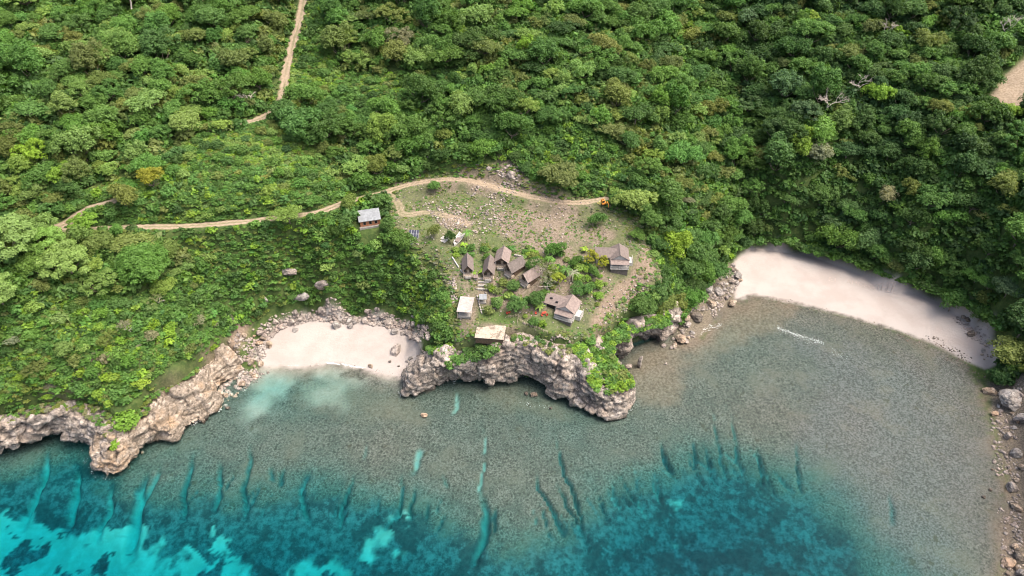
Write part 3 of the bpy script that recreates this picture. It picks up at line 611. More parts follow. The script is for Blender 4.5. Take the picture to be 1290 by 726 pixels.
def proto(kind, i):
    """crown mesh and trunk mesh for a unit plant of crown radius 1 x scale; built once"""
    key = (kind, i)
    if key in ROOTS: return ROOTS[key]
    rg = np.random.default_rng(abs(hash(kind)) % 1 + sum(map(ord, kind)) * 31 + i * 101); mb = MB()
    Rr = {'palm': 3.0, 'banana': 2.1}.get(kind, 5.0)
    if kind == 'broad':     # rounded clumpy crown
        Rr, h, H = 5.0, 1.6, 6.4; C, cr = dome(Rr, H, 52, rg, 1.0, .29); V, Fc, lv = leaves(C + [0, 0, h], cr, 84, .40, rg, .85); limbs(mb, h, H, Rr, rg)
    elif kind == 'umbrella':  # flat spreading layers
        Rr, h, H = 5.0, 2.6, 4.0; C, cr = dome(Rr, H, 44, rg, .75, .28); V, Fc, lv = leaves(C + [0, 0, h], cr, 84, .38, rg, .6, -.15); limbs(mb, h, H, Rr, rg, 6)
    elif kind == 'open':    # loose crown with gaps
        Rr, h, H = 5.0, 1.9, 6.4; C, cr = dome(Rr, H, 32, rg, 1.0, .25); V, Fc, lv = leaves(C + [0, 0, h], cr, 100, .37, rg, .8, -.3, .5); limbs(mb, h, H, Rr, rg, 7)
    elif kind == 'tall':    # upright crown
        Rr, h, H = 5.0, 1.4, 10.5; C, cr = dome(Rr, H, 60, rg, 1.0, .27); V, Fc, lv = leaves(C + [0, 0, h], cr, 76, .40, rg, 1.0); limbs(mb, h, H, Rr, rg)
    elif kind == 'dense':   # smooth tight dome
        Rr, h, H = 5.0, 2.4, 6.2; C, cr = dome(Rr, H, 110, rg, 1.05, .2); V, Fc, lv = leaves(C + [0, 0, h], cr, 46, .40, rg, .9, -.1, .25); limbs(mb, h, H, Rr, rg)
    elif kind == 'bigdome':  # one very large dome, fine leaves
        Rr, h, H = 10.0, 2.0, 12.0; C, cr = dome(Rr, H, 190, rg, 1.05, .17); V, Fc, lv = leaves(C + [0, 0, h], cr, 95, .55, rg, .9, -.1, .3); limbs(mb, h, H, Rr, rg, 6, .5)
    elif kind == 'bigumb':  # very large spreading tree in separate masses
        Rr, h, H = 10.0, 4.0, 9.5; C, cr = dome(Rr, H, 38, rg, .95, .19); C[:, 2] += rg.normal(0, .8, len(C)); V, Fc, lv = leaves(C + [0, 0, h], cr, 330, .5, rg, .75, -.25, .3); limbs(mb, h, H, Rr, rg, 8, .42)
    elif kind == 'shrub':
        Rr, h, H = 2.0, .1, 2.6; C, cr = dome(Rr, H, 16, rg, .9, .36); V, Fc, lv = leaves(C + [0, 0, h], cr, 46, .36, rg, .85, -.2); mb.tube([(0,0,-.4),(0,0,.9)], [.12,.05], 5)
        for k in range(4): a = k * 1.57 + rg.random(); mb.tube([(0,0,.1),(math.cos(a)*.9,math.sin(a)*.9,1.5)], [.06,.02], 4)
    elif kind == 'sparse':  # grey twiggy, few leaves
        Rr, h, H = 4.0, 2.6, 5.0; C, cr = dome(Rr, H, 26, rg, 1.0, .24); V, Fc, lv = leaves(C + [0, 0, h], cr, 26, .32, rg, .8, -.5, .8); twigs(mb, h + H * .9, Rr, rg, .2)
    elif kind == 'palm':
        mb.tube([(0,0,-.4),(.15,.1,2.2),(.3,.1,4.4)], [.2,.16,.13], 7); V, Fc, lv = fronds((.3,.1,4.4), 17, 3.0, .42, rg, 1.0)
    elif kind == 'banana':
        for k in range(3): mb.tube([(rg.normal(0,.35),rg.normal(0,.35),-.3),(rg.normal(0,.2),rg.normal(0,.2),1.5)], [.17,.12], 6)
        V, Fc, lv = fronds((0,0,1.5), 13, 2.1, .62, rg, 1.5)
    me = mesh_np('crown', V, Fc, M['leaf'], attrs=dict(leaf=('FLOAT', 'POINT', lv))); COL.objects.unlink(me)
    tr = mb.build('trunk', M['deadwood'] if kind == 'sparse' else M['bark'], smooth=True); COL.objects.unlink(tr)
    ROOTS[key] = (me, tr, V, Fc, lv, Rr); return ROOTS[key]
def fronds(c, n, L, wid, rg, up):
    V = []; Fc = []; lv = []
    for i in range(n):
        a = i * 2.4 + rg.normal(0, .2); el = up * rg.uniform(.15, .8); d = np.array([math.cos(a), math.sin(a)]); side = np.array([-d[1], d[0], 0]); l = L * rg.uniform(.75, 1.1); pr = []
        for k in range(6):
            t = k / 5; p = np.array([c[0] + d[0] * l * t * math.cos(el * .6), c[1] + d[1] * l * t * math.cos(el * .6), c[2] + l * (math.sin(el) * t - .75 * t * t)])
            w_ = wid * (math.sin(math.pi * min(1, .12 + t * .9)) ** .7) * .5 + .02; pr.append((p - side * w_ - [0, 0, w_ * .35], p, p + side * w_ - [0, 0, w_ * .35]))
        b = len(V); s = rg.random()
        for q in pr: V += list(q); lv += [s] * 3
        for k in range(5):
            for j in range(2): o = b + k * 3 + j; Fc.append((o, o + 1, o + 4, o + 3))
    return np.array(V), np.array(Fc), np.array(lv)
def twigs(mb, h, R_, rg, rad, depth=3):
    def grow(p, d, l, r, k):
        e = p + d * l; m = p.lerp(e, .5) + Vector(rg.normal(0, l * .06, 3)); mb.tube([p, m, e], [r, r * .8, r * .6], 5, False)
        if k == 0: return
        for j in range(3 if k > 1 else 4):
            v = Vector(rg.normal(0, .62, 3)); nd = (d + v); nd.z = abs(nd.z) * .7 + .15; grow(p.lerp(e, rg.uniform(.65, 1)), nd.normalized(), l * rg.uniform(.55, .8), r * .55, k - 1)
    grow(Vector((0, 0, -.5)), Vector((rg.normal(0, .12), rg.normal(0, .12), 1)).normalized(), h * .45, rad, depth)

PAL = dict(dark=(.026,.068,.016), mid=(.044,.105,.020), fresh=(.062,.145,.026), pale=(.088,.165,.042), lime=(.115,.20,.024), olive=(.072,.095,.030), grey=(.12,.125,.082), deep=(.020,.058,.018), yellow=(.20,.20,.025), blue=(.05,.105,.042))
PAL = dict(dark=(.054,.116,.028), mid=(.076,.162,.036), fresh=(.097,.205,.043), pale=(.165,.265,.066), lime=(.165,.285,.036), olive=(.135,.180,.048), grey=(.185,.200,.115), deep=(.044,.102,.029), yellow=(.27,.30,.035), mint=(.205,.325,.085), blue=(.085,.160,.058))
def jig(c, rg, a=.10):
    k = 1 + rg.normal(0, a); return (max(.005, c[0] * k * (1 + rg.normal(0, .06))), max(.01, c[1] * k), max(.004, c[2] * k * (1 + rg.normal(0, .12))), 1)
def plant(name, kind, i, p, R_, tone, label, cat, group=None, hs=1.0, rz=None, rg=rng):
    cr, tr, V, Fc, lv, r0 = proto(kind, i); s = R_ / r0
    root = empty(name, tuple(p), rg.uniform(0, 6.28) if rz is None else rz, label, cat, group); root.scale = (s, s, s * hs)
    for src, nm in ((cr, 'crown'), (tr, 'trunk')):
        o = src.copy(); o.name = nm if kind not in ('palm', 'banana') or nm == 'trunk' else 'leaves'; link(o, root); o.color = jig(PAL[tone], rg) if nm == 'crown' else (1, 1, 1, 1)
    return root
def merged(items, name, frac=1.0, rg=rng, sparse=None):
    """many plants as one uncountable mass"""
    VV = []; LV = []; TT = []
    for kind, i, p, R_, tone, hs in items:
        cr, tr, V, Fc, lv, r0 = proto(kind, i); s = R_ / r0; a = rg.uniform(0, 6.28); c, sn = math.cos(a), math.sin(a)
        q = V.reshape(-1, 4, 3); l = lv.reshape(-1, 4)
        if frac < 1:
            pick = rg.random(len(q)) < frac; q = q[pick]; l = l[pick]; m = q.mean(1, keepdims=True); q = m + (q - m) * (1 / frac) ** .5
        q = q.reshape(-1, 3) * [s, s, s * hs]; VV.append(np.stack([q[:, 0] * c - q[:, 1] * sn, q[:, 0] * sn + q[:, 1] * c, q[:, 2]], 1) + p); LV.append(l.ravel())
        TT.append(np.tile(np.array(jig(PAL[tone], rg)), (len(q), 1)))
    V = np.concatenate(VV); o = mesh_np(name, V, np.arange(len(V)).reshape(-1, 4), M['leafmass'], attrs=dict(leaf=('FLOAT', 'POINT', np.concatenate(LV)), tint=('FLOAT_COLOR', 'POINT', np.concatenate(TT))))
    return tag(o, kind='stuff')

# zones on the ground (drawn as photo polygons, kept as ground polygons)
Z_SHRUB = [W(q) for q in (
  [(-60,385),(60,372),(130,372),(230,380),(235,300),(330,290),(430,275),(455,300),(520,318),(548,345),(575,372),(572,410),(545,440),(520,405),(430,390),(350,398),(300,415),(262,462),(205,495),(150,500),(0,530),(-60,535)],
  [(840,370),(860,360),(850,395),(800,400),(770,440),(790,490),(760,500),(735,430),(770,400),(790,370)],
  [(215,180),(300,165),(345,150),(395,190),(460,230),(420,255),(340,270),(250,275),(190,240)],
  [(375,20),(400,0),(430,90),(560,90),(610,80),(560,120),(480,150),(400,150),(365,110)],
  [(640,150),(760,170),(800,200),(790,262),(760,248),(670,228),(650,195)],
  [(60,265),(150,225),(230,230),(330,268),(240,282),(110,285)])]
CL = W(CLEARING); BL = W(BEACH_L); BR = W(BEACH_R); SC = W([(1236,145),(1243,115),(1262,95),(1290,66),(1340,50),(1340,140),(1290,140),(1258,142)])
ROCKY = W([(280,475),(262,455),(300,412),(345,385),(430,382),(500,388),(545,405),(548,440),(500,480),(320,480)]); ROCKE = W([(850,432),(872,386),(905,344),(926,326),(945,380),(890,440)])
HOLES = [(G(a, b)[:2], r) for a, b, r in ((466,280,5.5),(466,287,4.2),(522,302,2.5))]
HEADR = W([(130,600),(110,560),(165,508),(195,512),(205,495),(262,455),(300,430),(300,500),(230,560)])
RSHORE = W([(1240,490),(1262,482),(1340,486),(1340,780),(1240,780)])
RVIS = [np.array([G(*q) for q in v]) for v in ([(-20,305),(60,288),(85,278),(112,262),(146,253)],[(383,-10),(378,25),(368,60),(360,95),(355,125),(340,143),(318,153),(295,157)])] + [RW['shelf'], RW['spur']]
def zone(X, Y):
    """0 nothing, 1 forest, 2 shrubs"""
    sd, wd = sdist(X, Y, poly, pw); z = np.where(sd > np.where(wd > 4, 3, 1.5), 1, 0)
    for P in Z_SHRUB: z[(sdist(X, Y, P)[0] > 0) & (z > 0)] = 2
    for P, mg in ((CL, -1), (BL, -1.5), (BR, -1.0), (SC, -1), (ROCKY, 0), (ROCKE, 0), (HEADR, 0), (RSHORE, 0)): z[sdist(X, Y, P)[0] > mg] = 0
    for h, r in HOLES: z[(X - h[0]) ** 2 + (Y - h[1]) ** 2 < r * r] = 0
    z[(sd < 13) & (z == 1) & (wd < 4)] = 2
    return z, sd
def roaddist(X, Y, skip=('footpath', 'crest')):
    d = np.full(np.shape(X), 1e9)
    for v in RVIS:
        d = np.minimum(d, lined(X, Y, v)[0])
    return d
occupied = []                                     # (x, y, radius) of what must stay free of scattered plants
rb = np.random.default_rng(11)
def scatter(n, rmin, rmax, gap, want, taken, pw_=1.0, roadk=.8):
    X = rb.uniform(-330, 330, n); Y = rb.uniform(95, 480, n); z, sd = zone(X, Y); rd = roaddist(X, Y); r = rmin + (rmax - rmin) * rb.random(n) ** pw_
    ok = (z == want) & (rd > 1.6 + r * roadk); px, py, dep = proj(np.stack([X, Y, zq(X, Y) + 3], 1)); ok &= (px > -160) & (px < 1450) & (py > -120) & (py < 830)
    T = np.array(taken, float).reshape(-1, 3); buf = np.zeros((len(T) + ok.sum() + 1, 3)); buf[:len(T)] = T; c = len(T); out = []
    for j in np.where(ok)[0]:
        d2 = (buf[:c, 0] - X[j]) ** 2 + (buf[:c, 1] - Y[j]) ** 2
        if c and (d2 < (gap * (buf[:c, 2] + r[j])) ** 2).any(): continue
        buf[c] = (X[j], Y[j], r[j]); c += 1; out.append((X[j], Y[j], r[j]))
    return out
# ------------------------------------------------------------------ single trees that stand out
def gp(px, py, z=None): return G(px, py) if z is None else at(px, py, z)
SPECIAL = [ # name, kind, variant, base px, radius, tone, height scale, label, category
 ('tree','bigdome',0,(186,352),9.2,'fresh',.92,'large dense bright green domed tree alone on the slope below the shelf track','tree'),
 ('tree','bigumb',0,(22,330),10.5,'mint',1.0,'largest pale green spreading tree at the left edge below the track','tree'),
 ('tree','bigumb',1,(95,352),9.0,'mint',1.0,'pale green spreading tree with bare pale trunks showing under its crown','tree'),
 ('tree','bigumb',2,(5,385),7.5,'mint',.8,'lower pale green tree hanging at the left edge of the photo','tree'),
 ('tree','bigumb',3,(60,322),7.0,'mint',1.0,'pale green tree between the two biggest spreading trees','tree'),
 ('tree','open',0,(112,292),4.6,'lime',.9,'small lime green tree where the shelf track meets the lower track','tree'),
 ('tree','open',0,(85,312),5.2,'olive',.7,'dull olive tree in front of the track fork','tree'),
 ('tree','broad',2,(130,318),5.5,'olive',.7,'broad olive tree right of the pale spreading trees','tree'),
 ('tree','broad',1,(1050,318),6.6,'fresh',1.25,'tall rounded green tree at the back of the right beach','tree'),
 ('tree','broad',2,(1100,330),5.0,'mid',1.0,'rounded tree right of the tall tree behind the right beach','tree'),
 ('tree','broad',0,(1195,392),5.0,'mid',1.1,'bright bushy tree over the right end of the beach','tree'),
 ('tree','open',2,(196,240),4.8,'yellow',1.0,'yellow green tree above the lower track','tree'),
 ('tree','open',1,(48,212),5.0,'lime',1.2,'bright lime tree standing in the darker forest at far left','tree'),
 ('tree','open',2,(82,240),4.6,'lime',1.1,'small lime tree above the lower track at left','tree'),
 ('tree','broad',3,(160,262),5.4,'olive',1.0,'olive tree leaning over the lower track','tree'),
 ('tree','umbrella',3,(365,280),5.0,'pale',.9,'pale tree standing on the middle of the shelf track','tree'),
 ('tree','tall',0,(436,290),3.6,'mid',.7,'tall dark green tree left of the brick hut','tree'),
 ('tree','broad',1,(425,297),3.0,'dark',1.0,'dark tree second left of the brick hut','tree'),
 ('tree','tall',1,(490,292),3.1,'mid',.85,'green tree touching the right end of the brick hut','tree'),
 ('tree','broad',2,(480,274),1.5,'mid',1.0,'small tree behind the brick hut','tree'),
 ('tree','broad',0,(547,300),2.3,'olive',1.3,'small upright olive tree between the solar panels and the white boat','tree'),
 ('tree','broad',1,(567,306),1.8,'dark',1.6,'narrow dark tree beside the white boat','tree'),
 ('tree','broad',2,(547,242),2.6,'fresh',1.0,'lone round tree beside the shelf track at the top of the clearing','tree'),
 ('tree','broad',3,(752,286),3.2,'mid',1.2,'lone green tree on the bare ground below the orange machine','tree'),
 ('tree','broad',0,(699,324),3.6,'mid',.9,'dark round tree above the bare grey tree','tree'),
 ('tree','broad',1,(650,392),3.0,'fresh',1.0,'round bright green tree on the lawn by the red table','tree'),
 ('tree','broad',2,(676,386),3.2,'mid',1.0,'dark bushy tree left of the lower white house','tree'),
 ('tree','open',0,(744,333),2.5,'yellow',1.2,'yellowish bushy tree left of the upper white house','tree'),
 ('tree','open',1,(760,338),2.2,'yellow',1.3,'yellowish bushy tree touching the upper white house','tree'),
 ('tree','broad',0,(748,350),2.2,'fresh',1.0,'bright green bush tree below the yellowish trees','tree'),
 ('tree','broad',3,(726,335),2.5,'mid',1.0,'dark tree left of the water tank','tree'),
 ('tree','open',2,(702,358),3.0,'yellow',.9,'yellow green clump of trees behind the lower white house','tree'),
 ('tree','broad',1,(730,372),3.0,'mid',1.0,'dark green tree touching the right side of the lower white house','tree'),
 ('tree','broad',2,(646,366),2.6,'fresh',.8,'bushy green tree in front of the twin sloping roofs','tree'),
 ('tree','broad',0,(668,340),2.2,'mid',1.0,'dark tree between the two sloping roofs','tree'),
 ('tree','broad',3,(631,326),1.8,'fresh',1.0,'small green tree right of the second narrow hut','tree'),
 ('tree','broad',2,(808,396),5.2,'mid',.8,'bushy tree on the rock ledge above the sea cave','tree'),
 ('tree','broad',0,(838,392),4.2,'olive',.8,'olive tree on the right end of the rock ledge','tree'),
 ('tree','broad',3,(776,258),3.6,'mid',.8,'bushy tree right of the orange machine','tree'),
 ('tree','broad',1,(803,300),2.6,'fresh',.7,'small bright tree at the right edge of the clearing','tree'),
 ('tree','tall',2,(850,330),6.0,'lime',.9,'sunlit yellow green tree above the rocks at the left end of the right beach','tree'),
 ('tree','broad',2,(885,318),5.6,'fresh',1.0,'tall sunlit tree on the promontory edge left of the right beach','tree'),
 ('tree','umbrella',1,(612,80),6.0,'olive',1.3,'wide brownish olive tree standing alone high on the hillside','tree'),
 ('tree','open',1,(662,72),4.5,'lime',1.2,'bright lime tree right of the wide brownish tree on the hillside','tree'),
 ('tree','open',3,(507,65),5.5,'grey',1.0,'grey green feathery tree on the upper hillside','tree'),
 ('tree','open',2,(750,150),3.0,'yellow',.9,'yellow leaved bush tree on the ridge above the orange machine','tree'),
 ('tree','open',2,(846,125),3.0,'yellow',.9,'yellow topped tree by the crest path','tree'),
 ('tree','broad',2,(985,130),7.0,'blue',1.1,'large dark round tree left of the two bare white trees','tree'),
 ('tree','sparse',0,(682,350),4.0,'grey',1.0,'bare grey twiggy tree above the sloping pink roof','tree'),
 ('tree','sparse',1,(689,364),3.2,'grey',.9,'smaller grey leafless tree right of the sloping pink roof','tree'),
 ('tree','sparse',2,(160,420),2.8,'grey',.9,'grey twiggy bush tree in the middle of the left slope','tree'),
 ('tree','sparse',1,(200,385),2.6,'grey',.9,'grey twiggy tree below the dense domed tree','tree'),
 ('tree','broad',3,(83,445),3.6,'pale',.8,'round pale olive tree low on the left slope','tree'),
 ('tree','open',0,(45,470),3.6,'olive',.7,'olive tree low on the left slope near the cliff','tree'),
 ('tree','open',3,(135,435),3.0,'olive',.8,'olive tree left of the grey twiggy bush','tree'),
 ('shrub','shrub',0,(163,536,8.2),4.3,'lime',.75,'round bright lime shrub on the bare headland rock','shrub'),
 ('shrub','shrub',1,(147,562,6.8),2.0,'lime',.6,'small lime shrub low on the headland rock','shrub'),
]
for q, r in (((455,252),5),((472,248),4),((488,244),4),((466,280),7),((466,292),6),((528,304),4),((352,132),4),((343,148),4.5),((328,156),4.5),((310,160),4),((368,75),3),((360,105),3.5),((1040,150),5),((1037,158),5),((1080,126),5),((1078,134),4),((1262,56),5),((1113,56),4),((166,26),4)): p = G(*q); occupied.append((p[0], p[1], r))
for nm, kind, v, bp_, R_, tone, hs, lab, cat in SPECIAL:
    p = gp(*bp_); p[2] -= .15; plant(nm, kind, v, p, R_, tone, lab, cat, None, hs); occupied.append((p[0], p[1], R_ * .9))
LEAFY = [('banana_plant','banana',0,(608,346),2.0,'lime','bright banana plant right of the second narrow hut'),('banana_plant','banana',1,(736,318),2.0,'lime','banana plant left of the upper white house roof'),
 ('banana_plant','banana',2,(680,390),2.3,'pale','pale banana clump left of the lower white house'),('banana_plant','banana',3,(741,370),1.8,'lime','banana plant right of the lower white house by the bare slope'),
 ('banana_plant','banana',1,(584,312),1.9,'lime','bright banana clump below the palm by the white boat'),('banana_plant','banana',0,(645,316),2.0,'fresh','banana plants behind the pink hipped roof'),
 ('banana_plant','banana',2,(596,346),1.5,'lime','small banana plant between the two narrow huts'),('palm_tree','palm',0,(588,304),2.6,'fresh','small palm right of the white boat'),
 ('palm_tree','palm',1,(712,352),2.9,'mid','palm standing left of the bright bush tree in the village'),('palm_tree','palm',2,(722,356),2.8,'grey','grey palm with drooping fronds in the village'),
 ('palm_tree','palm',3,(693,336),2.5,'fresh','palm below the dark round tree'),('banana_plant','banana',3,(668,352),1.7,'fresh','banana plant right of the middle sloping roof')]
for nm, kind, v, bp_, R_, tone, lab in LEAFY:
    p = gp(*bp_); cr_ = plant(nm, kind, v, p, R_ * (2.0 / 2.1 if kind == 'banana' else 1) / 1.0, tone, lab, 'banana plant' if kind == 'banana' else 'palm', None); cr_.scale = (R_ / (2.1 if kind == 'banana' else 3.0),) * 3; occupied.append((p[0], p[1], R_ * .8))
for j, (bp_, h, lab) in enumerate([((1040,146),13,'bare white dead tree, left one of the pair in the right forest'),((1080,122),11.5,'bare white dead tree, right one of the pair in the right forest'),((1262,52),11,'bare pale dead tree near the top right corner'),
        ((1113,52),9,'grey dead tree in the forest at upper right'),((166,20),11,'tall bare pale trunk sticking out of the forest at the top edge'),((317,132),6,'dead thin tree left of the upper dirt track'),((1205,88),5,'dead grey branches in the forest left of the sand scar')]):
    p = gp(*bp_); mb = MB(); rg_ = np.random.default_rng(40 + j); twigs(mb, h if j != 4 else h * 2, 4, rg_, .38, 4 if j != 4 else 1); r_ = empty('dead_tree', tuple(p), 0, lab, 'dead tree'); mb.build('branches', M['deadwood'], r_, True); occupied.append((p[0], p[1], 3.2))

# ------------------------------------------------------------------ the forest: near trees as things, the rest as one mass
ftrees = scatter(40000, 2.4, 7.2, .45, 1, occupied, 1.2, .55)
info = []
for x, y, r in ftrees:
    z = float(zq(x, y)); px, py, dep = proj(np.array([x, y, z + 4])); u = rb.random(); t2 = float(fbm(np.array([x]), np.array([y]), 45, 3, 51)[0])
    right = px > 930
    if right: tone = ['deep','dark','mid','mid','dark','olive','fresh','blue'][int(u * 8)]  # darker greens put the shade of the right slope into the leaf colour
    elif px < 330: tone = ['mid','olive','fresh','pale','pale','mid','olive','fresh'][int(u * 8)]
    else: tone = ['mid','fresh','mid','fresh','dark','pale','mid','olive'][int(u * 8)]
    if rb.random() < .025: tone = 'lime' if rb.random() < .7 else 'grey'
    kd = ['broad','broad','open','umbrella','tall','broad','open','umbrella'][int(rb.random() * 8)]
    if right and kd == 'umbrella': kd = 'broad'
    vis = (-5 < px < 1295) and (-5 < py < 735)
    info.append((r * F / dep if vis else 0, kd, int(rb.random() * 4), np.array([x, y, z - .3]), r, tone, rb.uniform(.75, 1.1), px, py))
info.sort(key=lambda q: -q[0])
TONEW = dict(dark='dark green', mid='mid green', fresh='fresh green', pale='pale green', olive='olive', deep='deep dark green', lime='lime green', grey='grey green', blue='bluish green')
KINDW = dict(broad='rounded', open='loose crowned', umbrella='flat spreading', tall='tall upright')
def region(px, py):
    if px > 1150: return 'in the forest on the far right slope'
    if px > 940: return 'in the forest above the right beach' if py > 170 else 'in the upper forest right of the ravine'
    if px > 800: return 'on the wooded promontory right of the village' if py > 190 else 'on the crest above the promontory'
    if px > 520: return 'on the hillside above the clearing'
    if px > 350: return 'on the hillside right of the upper track'
    return 'in the forest left of the upper track' if py < 200 else 'near the lower track at left'
NT_ = 290
for s_, kd, v, p, r, tone, hs, px, py in info[:NT_]:
    lab = f'{TONEW[tone]} {KINDW[kd]} tree {region(px, py)}'; plant('tree', kd, v, p, r, tone, lab, 'tree', lab.replace(' tree ', ' trees '), hs, rg=rb)
merged([(kd, v, p, r, tone, hs) for s_, kd, v, p, r, tone, hs, px, py in info[NT_:]], 'forest', .55, rb)

# ------------------------------------------------------------------ shrubs and undergrowth
shr = scatter(42000, 1.0, 3.0, .47, 2, occupied, 1.5, .45); si = []
for x, y, r in shr:
    z = float(zq(x, y)); px, py, dep = proj(np.array([x, y, z + 1])); u = rb.random(); edge = px < 280 and py > 400
    tone = (['lime','olive','fresh','mid','pale','fresh','lime','grey'] if edge or (740 < px < 830 and 380 < py) else ['mid','fresh','dark','mid','fresh','pale','mid','olive'])[int(u * 8)]
    si.append((r * F / dep if (0 < px < 1290 and 0 < py < 726) else 0, 'shrub', int(rb.random() * 5), np.array([x, y, z - .25]), r, tone, rb.uniform(.6, 1.05), px, py))
si.sort(key=lambda q: -q[0])
def sregion(px, py):
    if px > 730: return 'on the right side of the village headland' if py > 300 else 'on the slope above the clearing'
    if py < 285: return 'on the hillside between the tracks' if px < 480 else 'on the hillside above the clearing'
    if px > 290: return 'on the steep slope above the left beach'
    return 'on the left slope above the sea cliff'
for s_, kd, v, p, r, tone, hs, px, py in si[:285]:
    lab = f'{TONEW[tone]} shrub {sregion(px, py)}'; plant('shrub', 'shrub', v, p, r, tone, lab, 'shrub', lab.replace(' shrub ', ' shrubs '), hs, rg=rb)
und = [(kd, v, p, r, tone, hs) for s_, kd, v, p, r, tone, hs, px, py in si[285:]]
def fill(want, count, a, b, tones, tonesr, hs=(.5, .9)):  # tonesr: darker set, the right slope's shade put into the leaves
    n = 0
    while n < count:
        X = rb.uniform(-260, 260, 60000); Y = rb.uniform(105, 360, 60000); z, sd = zone(X, Y); rd = roaddist(X, Y); px, py, dep = proj(np.stack([X, Y, zq(X, Y)], 1))
        k = np.where((z == want) & (rd > 2.0 + (a if want == 1 else 0)) & (px > -90) & (px < 1380) & (py > -60) & (py < 760))[0][:count - n]; n += len(k)
        if not len(k): break
        pt = fbm(X, Y, 16, 4, 67)
        for j in k: tl = tones if px[j] < 930 else tonesr; und.append(('shrub', int(rb.random() * 5), np.array([X[j], Y[j], float(zq(X[j], Y[j])) - .2]), rb.uniform(a, b), tl[int(np.clip((pt[j] - .5) * 2.2 + .5 + rb.normal(0, .13), 0, .999) * len(tl))], rb.uniform(*hs)))
fill(2, 15000, .5, 1.25, ['dark','mid','mid','fresh','fresh','mid','olive','fresh','lime','pale'], ['dark','mid'])
fill(1, 9000, 1.4, 3.0, ['mid','fresh','dark','mid','olive'], ['deep','dark','mid'], (.8, 1.3))
def fill_steep(count):
    gy_, gx_ = np.gradient(QZ); sl_ = np.hypot(gx_, gy_); n = 0
    while n < count:
        X = rb.uniform(-260, 260, 60000); Y = rb.uniform(105, 340, 60000); z, sd = zone(X, Y); rd = roaddist(X, Y); px, py, dep = proj(np.stack([X, Y, zq(X, Y)], 1)); st = sl_[np.clip((Y - 60).astype(int), 0, 500), np.clip((X + 400).astype(int), 0, 800)]
        k = np.where((z > 0) & (rd > 2.6) & (st > .55) & (px > -60) & (px < 1350) & (py > -40) & (py < 560))[0][:count - n]; n += len(k)
        if not len(k): break
        for j in k: und.append(('shrub', int(rb.random() * 5), np.array([X[j], Y[j], float(zq(X[j], Y[j])) - .3]), rb.uniform(.9, 2.0), (['mid','fresh','dark','mid','fresh','lime'] if px[j] < 930 else ['dark','mid','mid','deep','fresh','mid'])[int(rb.random() * 6)], rb.uniform(.7, 1.2)))  # second tone list is darker, with the right slope's shade in the colour
fill_steep(5000)
def verge(count):
    n = 0
    while n < count:
        X = rb.uniform(-200, 120, 60000); Y = rb.uniform(120, 300, 60000); z, sd = zone(X, Y); rd = roaddist(X, Y); k = np.where((z > 0) & (rd > 1.9) & (rd < 7))[0][:count - n]; n += len(k)
        for j in k: und.append(('shrub', int(rb.random() * 5), np.array([X[j], Y[j], float(zq(X[j], Y[j])) - .15]), rb.uniform(.35, .6) + .12 * rd[j], ['mid','fresh','olive','dark','mid'][int(rb.random() * 5)], rb.uniform(.4, .8)))
verge(2200)
def along(rows, lo, hi, n, tones, a=.5, b=1.3, off=(-1.2, 2.2)):
    """greenery hanging over a cliff edge"""
    T = smooth_line([np.append(at(*r[0], r[1]), q) for r, q in zip(rows, normals(rows))], 8); T = T[int(lo * len(T)):int(hi * len(T))]
    for _ in range(n):
        q = T[int(rb.random() * len(T))]; o = rb.uniform(*off); p = q[:3] + np.array([q[3], q[4], 0]) * o; p[2] += (.2 if o > 0 else o * .55) - .3
        und.append(('shrub', int(rb.random() * 5), p, rb.uniform(a, b), tones[int(rb.random() * len(tones))], rb.uniform(.5, .9)))
along(PEN, 0, .14, 90, ['mid','fresh','lime'], .5, 1.2, (0, 4)); along(PEN, .14, .30, 130, ['mid','fresh','dark'], .6, 1.5, (-1, 4)); along(PEN, .30, .50, 90, ['mid','olive','dark','grey'], .4, 1.0, (-.5, 4))
along(PEN, .47, .56, 150, ['lime','fresh','lime'], .6, 1.3, (-.8, 3.5)); along(PEN, .58, .77, 420, ['lime','fresh','fresh','mid','lime','olive'], .35, 1.5, (-1.4, 5.5)); along(PEN, .76, .96, 170, ['mid','fresh','lime'], .6, 1.5, (-1.6, 3))
along(HEAD, 0, .40, 150, ['mid','olive','grey','fresh'], .4, 1.0, (.3, 4)); along(HEAD, .40, .97, 260, ['olive','pale','mid','grey','olive'], .25, .7, (2.5, 9)); along(HEAD, .6, .9, 60, ['olive','fresh','mid'], .4, .9, (1.5, 5))
along([((923,318),6),((960,304),6),((1010,314),6.5),((1050,324),6.5),((1100,340),6.5),((1150,358),6.5),((1195,374),7),((1235,392),8),((1262,415),8)], 0, 1, 260, ['mid','dark','mid','fresh'], 1.0, 2.4, (-1, 3))
merged(und, 'undergrowth', .17, rb)
# trees leaning over the back of the right beach
EDGE = smooth_line([G(*q) for q in [(940,304),(975,300),(1012,312),(1035,318),(1068,328),(1085,333),(1120,347),(1160,361),(1190,370),(1225,386),(1250,404)]], 4)
for i in range(0, len(EDGE), 2):
    p = EDGE[i] + np.array([rb.normal(0, 1), 3.2 + rb.random() * 2, 0]); p[2] = float(zq(p[0], p[1])) - .4; tone = ['mid','dark','mid','fresh','deep'][int(rb.random() * 5)]
    lab = f'{TONEW[tone]} tree leaning over the back edge of the right beach'; plant('tree', ['broad','open'][i // 2 % 2], int(rb.random() * 4), p, rb.uniform(3.0, 4.6), tone, lab, 'tree', lab.replace(' tree ', ' trees '), rb.uniform(.55, .8), rg=rb)
